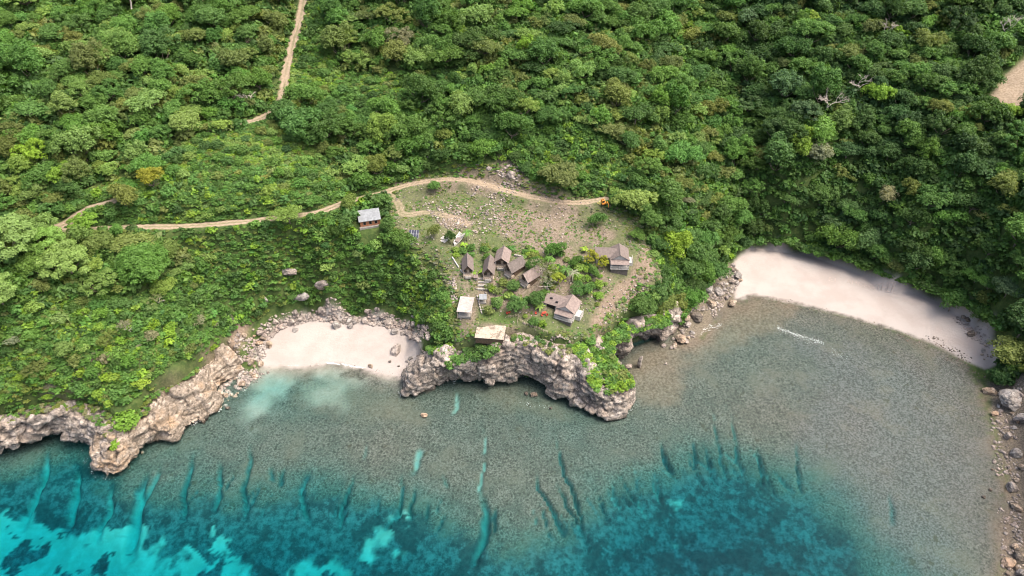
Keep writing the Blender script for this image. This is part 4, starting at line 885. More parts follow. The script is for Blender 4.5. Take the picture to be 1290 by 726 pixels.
# garden shrubs between the houses and grass tufts over the clearing
VILL = W([(572,312),(640,308),(700,318),(760,335),(770,360),(745,400),(700,430),(640,402),(605,398),(600,372),(578,350)])
HOUSES = [(G(*q)[:2], r) for q, r in (((589.5,340),4),((616.5,343),4),((633.5,330),4),((648.5,341),4.5),((668,353),4.5),((779,328),8),((716,392),8),((466,280),5),((522,301),3),((587,391),5),((608.5,380),2.5),((618,420),6),((578,303),4.5),((640,396),2.5),((686,396),3))]
k = 0
while k < 100:
    x, y = rb.uniform(VILL.min(0), VILL.max(0))
    if sdist(np.array([x]), np.array([y]), VILL)[0][0] < 0 or any((x - h[0]) ** 2 + (y - h[1]) ** 2 < (r + 1) ** 2 for h, r in HOUSES): continue
    tone = ['mid','fresh','lime','mid','olive','pale'][int(rb.random() * 6)]; lab = f'{TONEW[tone]} garden shrub between the village houses'
    plant('shrub', 'shrub', int(rb.random() * 5), (x, y, float(zq(x, y)) - .15), rb.uniform(.7, 2.1), tone, lab, 'shrub', lab.replace(' shrub ', ' shrubs '), rb.uniform(.6, 1.0), rg=rb); k += 1
tuf = []; X = rb.uniform(CL[:, 0].min(), CL[:, 0].max(), 26000); Y = rb.uniform(CL[:, 1].min(), CL[:, 1].max(), 26000); f_ = fbm(X, Y, 9, 4, 61); inn = sdist(X, Y, CL)[0]; rd = roaddist(X, Y)
ok = (inn > -2) & (rd > 1.7) & ((f_ > .5) | ((rb.random(26000) < .12)) | (inn < 2.5))
for h, r in HOUSES: ok &= (X - h[0]) ** 2 + (Y - h[1]) ** 2 > (r * .8) ** 2
for j in np.where(ok)[0][:3600]: tuf.append(('shrub', int(rb.random() * 5), np.array([X[j], Y[j], float(zq(X[j], Y[j])) - .12]), rb.uniform(.2, .55) + (.3 if inn[j] < 2 else 0), ['olive','grey','fresh','olive','mid','grey'][int(rb.random() * 6)], rb.uniform(.3, .6)))
merged(tuf, 'grass_tufts', .07, rb)
# ------------------------------------------------------------------ boulders and rubble
rr = np.random.default_rng(23)
def rock_proto(i):
    rg = np.random.default_rng(300 + i); bm = bmesh.new(); bmesh.ops.create_icosphere(bm, subdivisions=4, radius=1.0)
    pl = [(Vector(rg.normal(0, 1, 3)).normalized(), rg.uniform(.55, .92)) for _ in range(13)]
    for v in bm.verts:
        d = v.co.normalized(); r = 1.05
        for n, h in pl:
            k = d.dot(n)
            if k > .05: r = min(r, h / k)
        r += mnoise.fractal(d * 2.2 + Vector((i * 7, 0, 0)), 1.0, 2.0, 4) * .10
        v.co = d * r
    me = bpy.data.meshes.new('boulder'); bm.to_mesh(me); bm.free(); return me
RP = [rock_proto(i) for i in range(7)]
RM = {}
def rock(p, size, mat, label, group=None, asp=None, rg=rr, name='boulder'):
    i = int(rg.integers(7)); key = (i, mat)
    if key not in RM: RM[key] = RP[i].copy(); RM[key].materials.append(M[mat])
    o = link(bpy.data.objects.new(name, RM[key])); a = asp or (rg.uniform(.8, 1.25), rg.uniform(.75, 1.1), rg.uniform(.55, .85))
    o.scale = (size * .5 * a[0], size * .5 * a[1], size * .5 * a[2]); o.rotation_euler = (rg.normal(0, .15), rg.normal(0, .15), rg.uniform(0, 6.28)) if asp is None else (0, 0, rg.normal(0, .2))
    o.location = (p[0], p[1], p[2] + size * .5 * a[2] * .55); return tag(o, label, 'boulder', group)
def px2m(p): return proj(np.asarray(p))[2] / F
def rk(px, py, s, mat, label, group=None, asp=None):
    p = G(px, py); return rock(p, s * px2m(p), mat, label, group, asp)
NAMED = [(500,443,17,'boulder','largest brown grey boulder standing on the left beach'),(467,462,7.5,'boulder_ochre','small round boulder at the waterline of the left beach'),(517,452,7,'boulder_grey','flat grey rock right of the largest boulder on the left beach'),
 (513,456,4,'boulder_grey','small grey rock below the flat grey rock on the left beach'),(491,456,4,'boulder_dark','dark small rock in front of the largest boulder on the left beach'),(502,462,4,'boulder_dark','dark rock lowest on the right of the left beach'),
 (424,411,13,'boulder_grey','long grey boulder at the back of the left beach'),(442,412,9,'boulder_grey','leaning grey boulder beside the long grey boulder'),(448,405,11,'boulder','pale boulder in the row behind the left beach'),(460,406,10,'boulder','pale rounded boulder right of centre in the beach row'),
 (497,420,10,'boulder_grey','boulder at the right end of the beach row'),(507,421,8,'boulder','squat boulder beside the row end'),(518,414,9,'boulder_dark','darker boulder under the slope right of the left beach'),(339,436,12,'boulder_ochre','ochre boulder at the left end of the left beach'),(332,428,10,'boulder_dark','dark boulder behind the ochre boulder on the left beach'),
 (372,417,8,'boulder_grey','single grey boulder on the sand left of the long boulder'),(355,414,9,'boulder','boulder at the foot of the slope left of the beach'),(291,406,12,'boulder_dark','dark rock half buried in green slope above the left beach'),
 (878,402,17,'boulder_dark','biggest dark boulder on the rocky point left of the right beach'),(857,430,14,'boulder_ochre','big beige boulder at the waterline of the rocky point'),(836,437,8,'boulder','grey boulder at the mouth of the sea cave'),(846,438,7,'boulder','second grey boulder at the mouth of the sea cave'),
 (865,402,9,'boulder_ochre','squarish beige boulder left of the biggest dark boulder'),(884,390,9,'boulder','rounded boulder above the biggest dark boulder'),(866,427,8,'boulder_ochre','small beige boulder right of the big beige one'),(792,463,10,'boulder','low boulder in the water below the sea cave'),(839,459,5,'boulder','small rock alone in shallow water'),
 (922,384,12,'boulder_ochre','lone boulder on wet sand left of the right beach'),(896,385,13,'boulder_ochre','flat beige boulder between dark boulder and lone boulder'),(893,366,13,'boulder_grey','grey boulder under the trees of the rocky point'),(906,370,15,'boulder_grey','largest grey boulder under the trees of the rocky point'),(930,350,11,'boulder_grey','grey boulder where the rocks meet the right beach'),(922,340,9,'boulder_dark','dark boulder at the top left corner of the right beach'),
 (1223,422,12,'boulder_dark','dark boulder alone on the right end of the right beach'),(1213,401,7,'boulder_dark','left one of two dark boulders on the right beach'),(1219,404,7,'boulder_dark','right one of two dark boulders on the right beach'),(1244,495,16,'boulder_ochre','long beige boulder on the right shore'),(1252,523,10,'boulder_ochre','small beige boulder below the long one on the right shore'),
 (1272,508,30,'boulder_grey','largest grey boulder at the right edge of the photo'),(1286,530,22,'boulder_grey','grey boulder below the largest one at the right edge'),(1279,574,15,'boulder_grey','pale grey boulder on the middle of the right shore'),(1289,590,12,'boulder_ochre','beige boulder cut by the right edge'),(1281,606,9,'boulder_ochre','small pale boulder on the dark gravel of the right shore'),(1279,690,12,'boulder_ochre','brown boulder near the bottom right corner'),
 (1270,712,17,'boulder_ochre','beige boulder at the bottom right corner'),(1288,704,15,'boulder_ochre','beige boulder touching the bottom right edge'),(1287,724,16,'boulder_grey','grey boulder in the bottom right corner'),(1239,627,5,'boulder_dark','dark rock in shallow water near the right shore'),(1248,618,5,'boulder_dark','second dark rock in shallow water near the right shore'),(1272,634,5,'boulder_dark','dark rock against the right shore gravel'),(1250,592,4,'boulder_dark','small dark rock off the right shore'),
 (535,524,9,'boulder_ochre','reddish rock breaking the water off the rock nub'),(672,499,9,'boulder_dark','dark brown rock under the overhang of the headland cliff'),(663,497,7,'boulder_dark','smaller dark rock under the overhang of the headland cliff'),(694,515,6,'boulder_dark','dark rock off the headland cliff in the water'),(180,571,5,'boulder_ochre','small rock under the arch of the left headland'),(287,515,7,'boulder_dark','dark rock in the water at the right foot of the left headland'),(297,500,6,'boulder_ochre','brown rock at the waterline of the left headland')]
for a in NAMED: rk(*a)
o = rk(805,462,12,'boulder','tall standing rock pillar in the water below the sea cave', None, (.75, .6, 2.1))
def scree(poly_px, n, smin, smax, mats, label, group, pw_=2.2, mn=(0, -1)):
    P = np.array([G(*q)[:2] for q in poly_px]); lo, hi = P.min(0), P.max(0); k = 0; tries = 0; taken = []
    while k < n and tries < n * 60:
        tries += 1; x, y = rr.uniform(lo, hi)
        if sdist(np.array([x]), np.array([y]), P)[0][0] < 0: continue
        s = smin + (smax - smin) * rr.random() ** pw_
        if any((x - a) ** 2 + (y - b) ** 2 < (.38 * (s + c)) ** 2 for a, b, c in taken): continue
        taken.append((x, y, s)); m = mats[int(rr.integers(len(mats)))]; rock((x, y, float(zq(x, y))), s, m, label, group); k += 1
BK = [(322,415),(345,395),(385,388),(430,384),(480,388),(520,398),(545,415),(538,440),(522,430),(505,415),(470,410),(430,408),(390,405),(352,415),(338,430)]
scree(BK, 92, 1.0, 3.6, ['boulder','boulder','boulder_grey','boulder'], 'pale grey boulder in the rock band behind the left beach', 'boulders behind the left beach')
scree([(262,470),(285,430),(305,408),(335,412),(332,440),(330,470),(310,490),(290,505),(270,525),(255,525)], 55, .8, 3.0, ['boulder_ochre','boulder_ochre','boulder','boulder_ochre'], 'ochre boulder in the scree between left headland and beach', 'ochre boulders left of the left beach')
scree([(838,440),(862,400),(880,375),(905,345),(925,330),(935,352),(925,375),(905,395),(885,420),(862,440)], 42, .8, 3.2, ['boulder','boulder_ochre','boulder_grey'], 'boulder in the scree of the rocky point left of the right beach', 'boulders on the rocky point')
scree([(1185,382),(1225,392),(1250,412),(1268,435),(1262,468),(1240,462),(1232,430),(1205,400)], 18, .7, 2.0, ['boulder','boulder_grey','boulder_ochre'], 'pale stone at the right end of the right beach', 'stones at the end of the right beach')
scree([(1246,475),(1290,460),(1290,726),(1268,726),(1280,650),(1264,570)], 26, 1.0, 3.6, ['boulder_grey','boulder_dark','boulder','boulder_ochre'], 'boulder on the dark gravel of the right shore', 'boulders on the right shore')
def outcrop(px, py, wpx, hpx, lab, mat='boulder', rot=0):
    p = G(px, py); k = px2m(p); o = rock((p[0], p[1], p[2] - hpx * k * .35), wpx * k, mat, lab, None, (1.0, .5, hpx / wpx * 1.3), name='rock_outcrop'); o['category'] = 'rock outcrop'; o.rotation_euler = (0, R(rot), rr.normal(0, .15))
outcrop(364,342,30,10,'pale rock face showing through the green slope above the left beach'); outcrop(408,358,24,12,'pale rock face low on the slope right of the larger one', 'boulder', -25); outcrop(375,374,30,9,'long low rock ledge above the left beach', 'boulder_grey', -10); outcrop(333,378,12,9,'small pale rock face left of the long ledge')
outcrop(645,222,14,13,'white rock outcrop above the shelf track', 'boulder'); outcrop(600,206,18,5,'low pale rock ledge above the shelf track', 'boulder'); outcrop(617,213,9,6,'small white rock above the shelf track','boulder'); outcrop(1157,233,12,5,'grey rock face in the forest on the right slope','boulder_grey'); outcrop(545,200,16,8,'grey rock half hidden in bushes above the clearing','boulder_grey')
outcrop(668,283,5,5,'white standing stone in the clearing','boulder')
# small rubble nobody could count
def rubble(zones, name, mat):
    rg = np.random.default_rng(77); VV = []; FF = []; c = 0
    bm = bmesh.new(); bmesh.ops.create_icosphere(bm, subdivisions=1, radius=1.0); bv = np.array([v.co[:] for v in bm.verts]); bf = np.array([[v.index for v in f.verts] for f in bm.faces]); bm.free()
    for q, n, a, b in zones:
        P = np.array([G(*t)[:2] for t in q]); lo, hi = P.min(0), P.max(0); X = rg.uniform(lo[0], hi[0], n * 4); Y = rg.uniform(lo[1], hi[1], n * 4); cl = fbm(X, Y, 6, 3, 91)
        k = np.where((sdist(X, Y, P)[0] > 0) & (cl > .45))[0][:n]
        for j in k:
            s = a + (b - a) * rg.random() ** 2.5; v = bv * rg.uniform(.7, 1.2, (len(bv), 1)) * [s, s * rg.uniform(.6, 1), s * .6]; an = rg.uniform(0, 6.28); ca, sa = math.cos(an), math.sin(an)
            v = np.stack([v[:, 0] * ca - v[:, 1] * sa + X[j], v[:, 0] * sa + v[:, 1] * ca + Y[j], v[:, 2] + float(zq(X[j], Y[j])) + s * .1], 1); VV.append(v); FF.append(bf + c); c += len(bv)
    return tag(mesh_np(name, np.concatenate(VV), np.concatenate(FF), mat), kind='stuff')
rubble([(CLEARING, 1500, .10, .55), (BK, 2200, .2, 1.0), ([(625,215),(668,200),(668,235),(640,238)], 200, .2, .9), ([(585,232),(640,240),(640,300),(560,290),(520,262)], 420, .15, .8), ([(762,400),(800,345),(830,345),(790,390),(745,430)], 300, .1, .6), ([(565,350),(572,345),(582,400),(576,440),(566,440)], 190, .2, .7), ([(598,428),(740,428),(735,445),(700,452),(600,446)], 420, .15, .7),
 ([(300,408),(335,412),(332,470),(280,520),(255,525)], 900, .2, .9), ([(838,440),(880,375),(925,330),(935,352),(885,420)], 700, .2, .9), ([(1185,382),(1250,412),(1262,468),(1232,440)], 300, .1, .5), ([(1246,475),(1290,460),(1290,726),(1262,726)], 1200, .15, .8), ([(330,440),(340,470),(300,500),(310,455)], 120, .15, .5)], 'rubble', M['boulder'])
rubble([([(940,368),(1000,378),(1060,392),(1130,413),(1130,420),(1060,400),(1000,386),(940,376)], 420, .08, .3), ([(1130,410),(1180,424),(1240,458),(1242,480),(1200,458),(1130,424)], 500, .08, .4), ([(330,462),(430,455),(505,472),(505,480),(430,462),(330,468)], 120, .06, .25)], 'shore_debris', M['boulder_dark'])
# ------------------------------------------------------------------ the village
def root_at(px, py, rz, name, label, cat, group=None, dz=0.0, z=None):
    p = G(px, py); p[2] = (p[2] if z is None else z) + dz; return empty(name, tuple(p), R(rz), label, cat, group)
def gable(mb_roof, w, y0, y1, eave, ridge, ov, th=.14):
    """two roof slopes, ridge along y"""
    k = (ridge - eave) / (w / 2); e = w / 2 + ov; ze = ridge - k * e
    for s in (-1, 1): mb_roof.slab([(0, y0, ridge), (0, y1, ridge), (s * e, y1, ze), (s * e, y0, ze)][::s], th)
def hut(px, py, rz, w, l, eave, ridge, label, roof='roof', porch=1.5, wall='wood'):
    t = root_at(px, py, rz, 'hut', label, 'hut'); h = l / 2
    b = MB(); b.prism([(-w/2+.1,-h+porch,-.8),(w/2-.1,-h+porch,-.8),(w/2-.1,-h+porch,eave),(0,-h+porch,ridge-.1),(-w/2+.1,-h+porch,eave)], (0,l-porch,0)); wl = b.build('wall', M[wall], t)
    r_ = MB(); gable(r_, w, -h - .35, h + .3, eave, ridge, .35); rf = r_.build('roof', M[roof], t)
    MB().box(-.1,.1,-h-.38,h+.33,ridge-.02,ridge+.09).build('ridge_cap', M['roof_dark'], rf)
    d = MB().box(-.42,.42,-h+porch-.06,-h+porch-.01,.35,2.25).build('door', M['palewood'], t); MB().box(.28,.34,-h+porch-.12,-h+porch-.06,1.2,1.3).build('handle', M['metal'], d)
    for s in (-1, 1): MB().box(s*1.0-.32,s*1.0+.32,-h+porch-.05,-h+porch-.01,1.0,1.8).build('window', M['glass'], t)
    MB().box(-w/2,w/2,-h-.2,-h+porch,-.6,.3).build('porch_floor', M['palewood'], t)
    for s in (-1, 1): MB().box(s*(w/2-.2)-.08,s*(w/2-.2)+.08,-h-.1,-h+.06,.3,eave+.1).build('post', M['white' if roof=='roof_pink' else 'palewood'], t)
    g_ = MB(); g_.prism([(-w*.36,-h+.05,eave+.25),(w*.36,-h+.05,eave+.25),(0,-h+.05,ridge-.2)], (0,.08,0)); g_.build('gable_board', M['wood'], t)
    MB().box(-w*.3,w*.3,-h-.9,-h-.2,-.6,.1).build('step', M['concrete'], t)
    return t
hut(589.5,340,4,3.3,6.6,2.4,4.5,'narrow brown hut with steep gable roof, left one of the pair','roof'); hut(616.5,343,-5,3.5,7.2,2.4,4.7,'narrow brown hut with pale porch posts, right one of the pair','roof')
hut(633.5,330,-8,4.4,6.4,2.5,4.3,'faded pink roofed hut behind the sloping roof beside the pair','roof_pink'); hut(648.5,341,-46,3.9,6.4,2.4,4.6,'brown hut turned sideways right of the pair, upper one','roof_dark',1.2); hut(668,353,-46,3.9,6.2,2.4,4.5,'pinkish roofed hut turned sideways below the bare grey tree','roof_pink',1.2)
def railing(t, a, b, z0, h, nm='railing'):
    a = Vector(a); b = Vector(b); m = MB(); d = (b - a); n = max(3, int(d.length / .35)); nx = Vector((-d.y, d.x)).normalized() * .04
    def bar(p, q, zl, zh): m.slab([(p.x-nx.x,p.y-nx.y,zh),(q.x-nx.x,q.y-nx.y,zh),(q.x+nx.x,q.y+nx.y,zh),(p.x+nx.x,p.y+nx.y,zh)], zh - zl)
    bar(a, b, z0 + h - .1, z0 + h); bar(a, b, z0 + .08, z0 + .18)
    for i in range(n + 1): p = a.lerp(b, i / n); m.box(p.x-.05,p.x+.05,p.y-.05,p.y+.05,z0,z0+h-.005)
    return m.build(nm, M['white'], t)
def villa(px, py, rz, label, roofm, big_open, sc=1.0):
    t = root_at(px, py, rz, 'house', label, 'house'); t.scale = (sc, sc, sc)
    MB().prism([(-3.0,-3.2,-2.5),(3.0,-3.2,-2.5),(3.0,-3.2,3.0),(0,-3.2,4.75),(-3.0,-3.2,3.0)], (0,6.4,0)).build('wall', M['white'], t)
    MB().prism([(-8.0,-2.0,-2.5),(-8.0,3.0,-2.5),(-8.0,3.0,2.9),(-8.0,.6,4.4),(-8.0,-2.0,2.9)], (4.98,0,0)).build('wing_wall', M['cream'], t)
    r_ = MB(); gable(r_, 6.0, -3.6, 3.5, 3.0, 4.85, .45); rf = r_.build('roof', M[roofm], t); MB().box(-.12,.12,-3.63,3.53,4.83,4.95).build('ridge_cap', M['roof_dark'], rf)
    w_ = MB(); k = 1.5 / 2.6
    w_.slab([(-8.4,.6,4.52),(-.6,.6,4.52),(-.6,-2.45,4.52-3.05*k),(-8.4,-2.45,4.52-3.05*k)][::-1], .14); w_.slab([(-8.4,.6,4.521),(-.6,.6,4.521),(-.6,3.45,4.521-2.85*k),(-8.4,3.45,4.521-2.85*k)], .14); wr = w_.build('wing_roof', M[roofm], t)
    if big_open:
        for x, y in ((-6.2,-.5),(-3.9,-1.2)): MB().box(x-.45,x+.45,y-.3,y+.3,4.52-abs(y-.6)*k-.05,4.52-abs(y-.6)*k+.28).build('skylight', M['dark'], wr)
    p_ = MB(); p_.slab([(-3.2,-3.22,2.75),(3.2,-3.22,2.75),(3.2,-5.5,2.25),(-3.2,-5.5,2.25)], .12); p_.build('porch_roof', M['roof_pink'], t)
    MB().box(-3.2,3.2,-5.6,-3.21,.2,.35).build('porch_floor', M['white'], t); MB().box(-2.9,2.9,-5.2,-3.21,-2.6,.195).build('plinth', M['roof_dark'], t)
    for x in (-3.0, 0, 3.0): MB().box(x-.09,x+.09,-5.3,-5.12,.35,2.2).build('post', M['white'], t)
    railing(t, (-3.1,-5.5), (3.1,-5.5), .35, 1.0); railing(t, (3.12,-5.4), (3.12,-3.3), .35, 1.0)
    d = MB().box(-.5,.5,-3.26,-3.21,.4,2.5).build('door', M['wood'], t); MB().box(.3,.36,-3.33,-3.26,1.3,1.45).build('handle', M['metal'], d)
    for x in (-2.0, 2.0): f = MB().box(x-.55,x+.55,-3.25,-3.21,1.0,2.2).build('window', M['white'], t); MB().box(x-.46,x+.46,-3.29,-3.25,1.1,2.1).build('pane', M['glass'], f)
    f = MB().box(-7.4,-4.0,-2.06,-2.01,.5,2.5).build('window', M['white'], t); MB().box(-7.2,-4.2,-2.1,-2.06,.65,2.35).build('pane', M['dark'], f)
    for y in (-1.6, 1.3): f = MB().box(3.01,3.05,y-.5,y+.5,1.0,2.2).build('window', M['cream'], t); MB().box(3.05,3.09,y-.4,y+.4,1.1,2.1).build('pane', M['glass'], f)
    MB().box(3.01,4.9,-1.6,1.8,-1.5,.3).build('side_terrace', M['white'], t); railing(t, (4.85,-1.5), (4.85,1.7), .3, .9)
    return t
villa(779,328,-3,'white house with brown cross gable roof on the right edge of the village','roof',False,.98); villa(716,392,-25,'white house with porch near the cliff, lowest house of the village','roof_pink',True,.95)

t = root_at(466,280,15,'hut','orange brick hut with grey metal roof below the shelf track','hut')
MB().box(-3.4,3.4,-2.2,2.2,-1.2,2.5).build('wall', M['brick'], t)
r_ = MB(); r_.slab([(-3.8,-3.0,2.55),(3.8,-3.0,2.55),(3.8,2.6,3.7),(-3.8,2.6,3.7)], .08)
rf = r_.build('roof', M['zinc'], t); m_ = MB()
for i in range(16): x = -3.7 + i * .49; m_.slab([(x,-3.0,2.6),(x+.08,-3.0,2.6),(x+.08,2.6,3.75),(x,2.6,3.75)], .046)
m_.build('roof_rib', M['zinc'], rf)
MB().prism([(-3.4,-2.2,2.505),(-3.4,2.2,2.505),(-3.4,2.2,3.5),(-3.4,-2.2,2.6)], (6.8,0,0)).build('upper_wall', M['brick'], t)
for x in (-1.9, .1, 2.0): f = MB().box(x-.5,x+.5,-2.26,-2.21,.6,1.9).build('window', M['palewood'], t); MB().box(x-.4,x+.4,-2.3,-2.26,.7,1.8).build('pane', M['dark'], f)
MB().box(-3.8,3.8,-3.0,-2.21,-1.2,.05).build('terrace', M['concrete'], t)

t = root_at(522,301,-4,'solar_array','eight tilted solar panels on a frame at the left end of the village','solar panels')
for i in range(4):
    for j in range(2):
        x = -1.72 + i * .87; y0 = -1.3 + j * 1.35; z0 = 1.3 + j * .78
        p_ = MB(); p_.slab([(x,y0,z0),(x+.8,y0,z0),(x+.8,y0+1.28,z0+.74),(x,y0+1.28,z0+.74)], .05); s_ = p_.build('panel', M['panel'], t)
        for a, b in ((x-.03,x),(x+.8,x+.83)): MB().slab([(a,y0,z0+.012),(b,y0,z0+.012),(b,y0+1.28,z0+.752),(a,y0+1.28,z0+.752)], .06).build('frame', M['metal'], s_)
        MB().slab([(x,y0-.05,z0-.02),(x+.8,y0-.05,z0-.02),(x+.8,y0,z0+.012),(x,y0,z0+.012)], .06).build('frame', M['metal'], s_)
for x in (-1.5, 1.5):
    MB().box(x-.05,x+.05,-1.0,-.9,-.3,1.4).build('leg', M['metal'], t); MB().box(x-.05,x+.05,1.0,1.1,-.3,2.5).build('leg', M['metal'], t)
t = root_at(518.5,307,0,'battery_box','small white box standing below the solar panels','box')
MB().box(-.6,.6,-.4,.4,-.2,1.1).build('body', M['white'], t, bevel=.03); MB().box(-.68,.68,-.48,.48,1.105,1.18).build('lid', M['white'], t); MB().box(-.4,.4,-.43,-.405,.2,.95).build('door', M['zinc'], t)

def shed(px, py, rz, w, l, h, label, mat, tilt=.35):
    t = root_at(px, py, rz, 'shed', label, 'shed'); r_ = MB(); r_.slab([(-w/2,-l/2,h),(w/2,-l/2,h),(w/2,l/2,h+tilt),(-w/2,l/2,h+tilt)], .07); rf = r_.build('roof', M[mat], t); m_ = MB(); n = int(w / .4)
    for i in range(n): x = -w/2 + .1 + i * w / n; m_.slab([(x,-l/2+.02,h+.035),(x+.07,-l/2+.02,h+.035),(x+.07,l/2-.02,h+tilt+.035),(x,l/2-.02,h+tilt+.035)], .032)
    m_.build('roof_rib', M[mat], rf)
    for x in (-w/2+.2, w/2-.2):
        for y in (-l/2+.3, 0, l/2-.3): MB().box(x-.08,x+.08,y-.08,y+.08,-.8,h-.07+(y/l+.5)*tilt).build('post', M['palewood'], t)
    MB().box(-w/2+.3,w/2-.3,l/2-.25,l/2-.15,-.6,h-.1).build('back_wall', M['wood'], t); MB().box(-w/2+.3,w/2-.3,-l/2+.35,l/2-.26,-.6,.12).build('floor', M['concrete'], t); return t
shed(587,391,-7,4.7,7.2,2.4,'open shed with rust stained white tin roof at the left village edge','whitetin'); shed(608.5,380,2,2.5,2.6,2.0,'tiny white roofed shed right of the rust stained shed','zinc',.15)
shed(599.5,352,0,1.5,1.6,1.2,'very small grey roofed kiosk below the narrow hut pair','roof_pink',.2)
t = root_at(618,420,-6,'platform','pale weathered wooden platform at the cliff edge','platform')
m_ = MB()
for i in range(22): y = -3.2 + i * .29; x0 = -4.6 + rr.normal(0, .05); m_.box(x0, 4.6 + rr.normal(0, .05), y, y + .265, .62 + rr.normal(0, .008), .70)
m_.build('deck', M['slab'], t); MB().box(-4.4,4.4,-3.0,3.1,-1.8,.6).build('base', M['wood'], t)

# old white boat on the grass
t = root_at(578,303,-18,'boat','old white wooden boat lying on the grass with its bow towards the sea','boat'); t.location.z += .1
m_ = MB(); ST = [(-4.2,.06,1.25),(-3.4,.6,1.1),(-2.2,1.0,.95),(-.6,1.25,.9),(1.2,1.3,.9),(2.8,1.2,.95),(3.6,1.1,1.0)]
for y, b, h in ST: m_.v += [(-b,y,h),(-b*.75,y,.3),(0,y,0),(b*.75,y,.3),(b,y,h),(b*.86,y,h-.02),(b*.6,y,.42),(0,y,.2),(-b*.6,y,.42),(-b*.86,y,h-.02)]
for i in range(len(ST)-1):
    for k in range(10): a = i*10+k; c = i*10+(k+1)%10; m_.f.append((a,c,c+10,a+10))
m_.f += [tuple(range(9,-1,-1)), tuple(range(60,70))]; m_.build('hull', M['white'], t)
MB().box(-.75,.75,-2.0,.3,.80,.86).build('deck', M['roof_pink'], t)
for y in (1.0, 2.0, 3.0): MB().box(-1.08,1.08,y-.16,y+.16,.72,.80).build('seat', M['white'], t)
t = root_at(562,302,10,'scrap_pile','pile of pale boards and sheets left of the white boat','scrap pile')
for i in range(9):
    b = MB().box(-rr.uniform(.7,1.6),rr.uniform(.7,1.6),-.25-rr.random()*.4,.25+rr.random()*.4,.1+i*.09,.16+i*.09).build('board', M['white' if i % 3 else 'roof_pink'], t); b.rotation_euler = (rr.normal(0,.1), rr.normal(0,.1), rr.uniform(-.8,.8)); b.location = (rr.normal(0,.7), rr.normal(0,.5), 0)
# small orange digger at the end of the shelf track
t = root_at(760,258,20,'digger','small orange digger parked at the end of the shelf track','digger')
for s in (-1, 1): k_ = MB().box(s*.75-.2,s*.75+.2,-1.1,1.1,.02,.55).build('track', M['black'], t, bevel=.1)
MB().box(-.9,.9,-.9,1.2,.56,1.15).build('body', M['orange'], t, bevel=.08); c_ = MB().box(-.85,.15,-.75,.45,1.155,2.35).build('cab', M['orange'], t, bevel=.06); MB().box(-.75,.05,-.78,-.752,1.4,2.2).build('window', M['glass'], c_); MB().box(-.6,-.1,-.4,.2,2.352,2.38).build('roof_hatch', M['dark'], c_)
MB().tube([(.4,-.9,.9),(.45,-1.9,2.3),(.45,-3.1,1.9)], [.2,.17,.13], 6).build('boom', M['orange'], t); MB().tube([(.45,-3.1,1.9),(.45,-3.3,.7)], [.13,.1], 6).build('stick', M['orange'], t); MB().prism([(.1,-3.5,.1),(.1,-3.0,.0),(.1,-2.9,.55),(.1,-3.4,.7)], (.7,0,0)).build('bucket', M['black'], t)
t = root_at(755.5,257,0,'sack_heap','heap of yellowish sacks beside the orange digger','sacks')
for i, (x, y, z) in enumerate([(-.5,0,0),(.4,.1,0),(0,-.5,0),(-.1,.2,.42),(.2,-.3,.40)]): s_ = link(bpy.data.objects.new('sack', RP[i]. copy()), t); s_.data.materials.append(M['yellow']); s_.scale = (.55,.4,.3); s_.location = (x, y, z + .25)
# red chairs and table
def chair(px, py, rz, label):
    t = root_at(px, py, rz, 'chair', label, 'chair'); t.scale = (.85,.85,.85); MB().box(-.34,.34,-.34,.34,.42,.48).build('seat', M['red'], t); MB().box(-.34,.34,.30,.37,.485,1.0).build('backrest', M['red'], t)
    for x in (-.32,.32): MB().box(x-.04,x+.04,-.3,.3,.66,.70).build('armrest', M['red'], t)
    for x in (-.28,.28):
        for y in (-.28,.28): MB().box(x-.03,x+.03,y-.03,y+.03,-.1,.415).build('leg', M['red'], t)
chair(639,396,30,'red chair standing alone on the lawn above the wooden platform'); chair(641.5,395,-40,'second red chair touching the lone one on the lawn'); chair(675,396,10,'small red chair left of the red table'); chair(689,398,-60,'red chair right of the red table'); chair(683,398.5,70,'red chair in front of the red table')
t = root_at(685.5,396,15,'table','red table on the lawn left of the lower white house','table'); MB().box(-.7,.7,-.45,.45,.70,.75).build('tabletop', M['red'], t)
for x in (-.6,.6):
    for y in (-.36,.36): MB().box(x-.03,x+.03,y-.03,y+.03,-.1,.695).build('leg', M['red'], t)
# water tank, low walls, steps, fence
t = root_at(734.5,330,0,'water_tank','pale grey round water tank above the village palms','water tank'); mt = MB(); mt.tube([(0,0,-.3),(0,0,1.5),(0,0,1.75),(0,0,1.85)], [.8,.8,.6,.25], 20); mt.build('body', M['tank'], t, False); MB().tube([(0,0,1.855),(0,0,1.95)], .28, 14).build('lid', M['concrete'], t)
def low_wall(a, b, mat, label, wd=.3, h=.6, name='low_wall', cat='wall'):
    A = G(*a); B = G(*b); m_ = MB(); n = 7; d = (B - A)[:2]; d = d / np.linalg.norm(d); nn = np.array([-d[1], d[0]]) * wd / 2
    for i in range(n):
        p = A + (B - A) * i / n; q = A + (B - A) * (i + .97) / n; z = float(zq(*((p + q) / 2)[:2])) + h + rr.normal(0, .04)
        m_.slab([(p[0]-nn[0],p[1]-nn[1],z),(q[0]-nn[0],q[1]-nn[1],z),(q[0]+nn[0],q[1]+nn[1],z),(p[0]+nn[0],p[1]+nn[1],z)], h + .5)
    return tag(m_.build(name, M[mat], None, bevel=.02), label, cat)
low_wall((569.5,325),(578,338),'white','long white low wall left of the narrow hut pair',.35); low_wall((580,341),(587,347),'white','short white low wall continuing towards the narrow hut',.35)
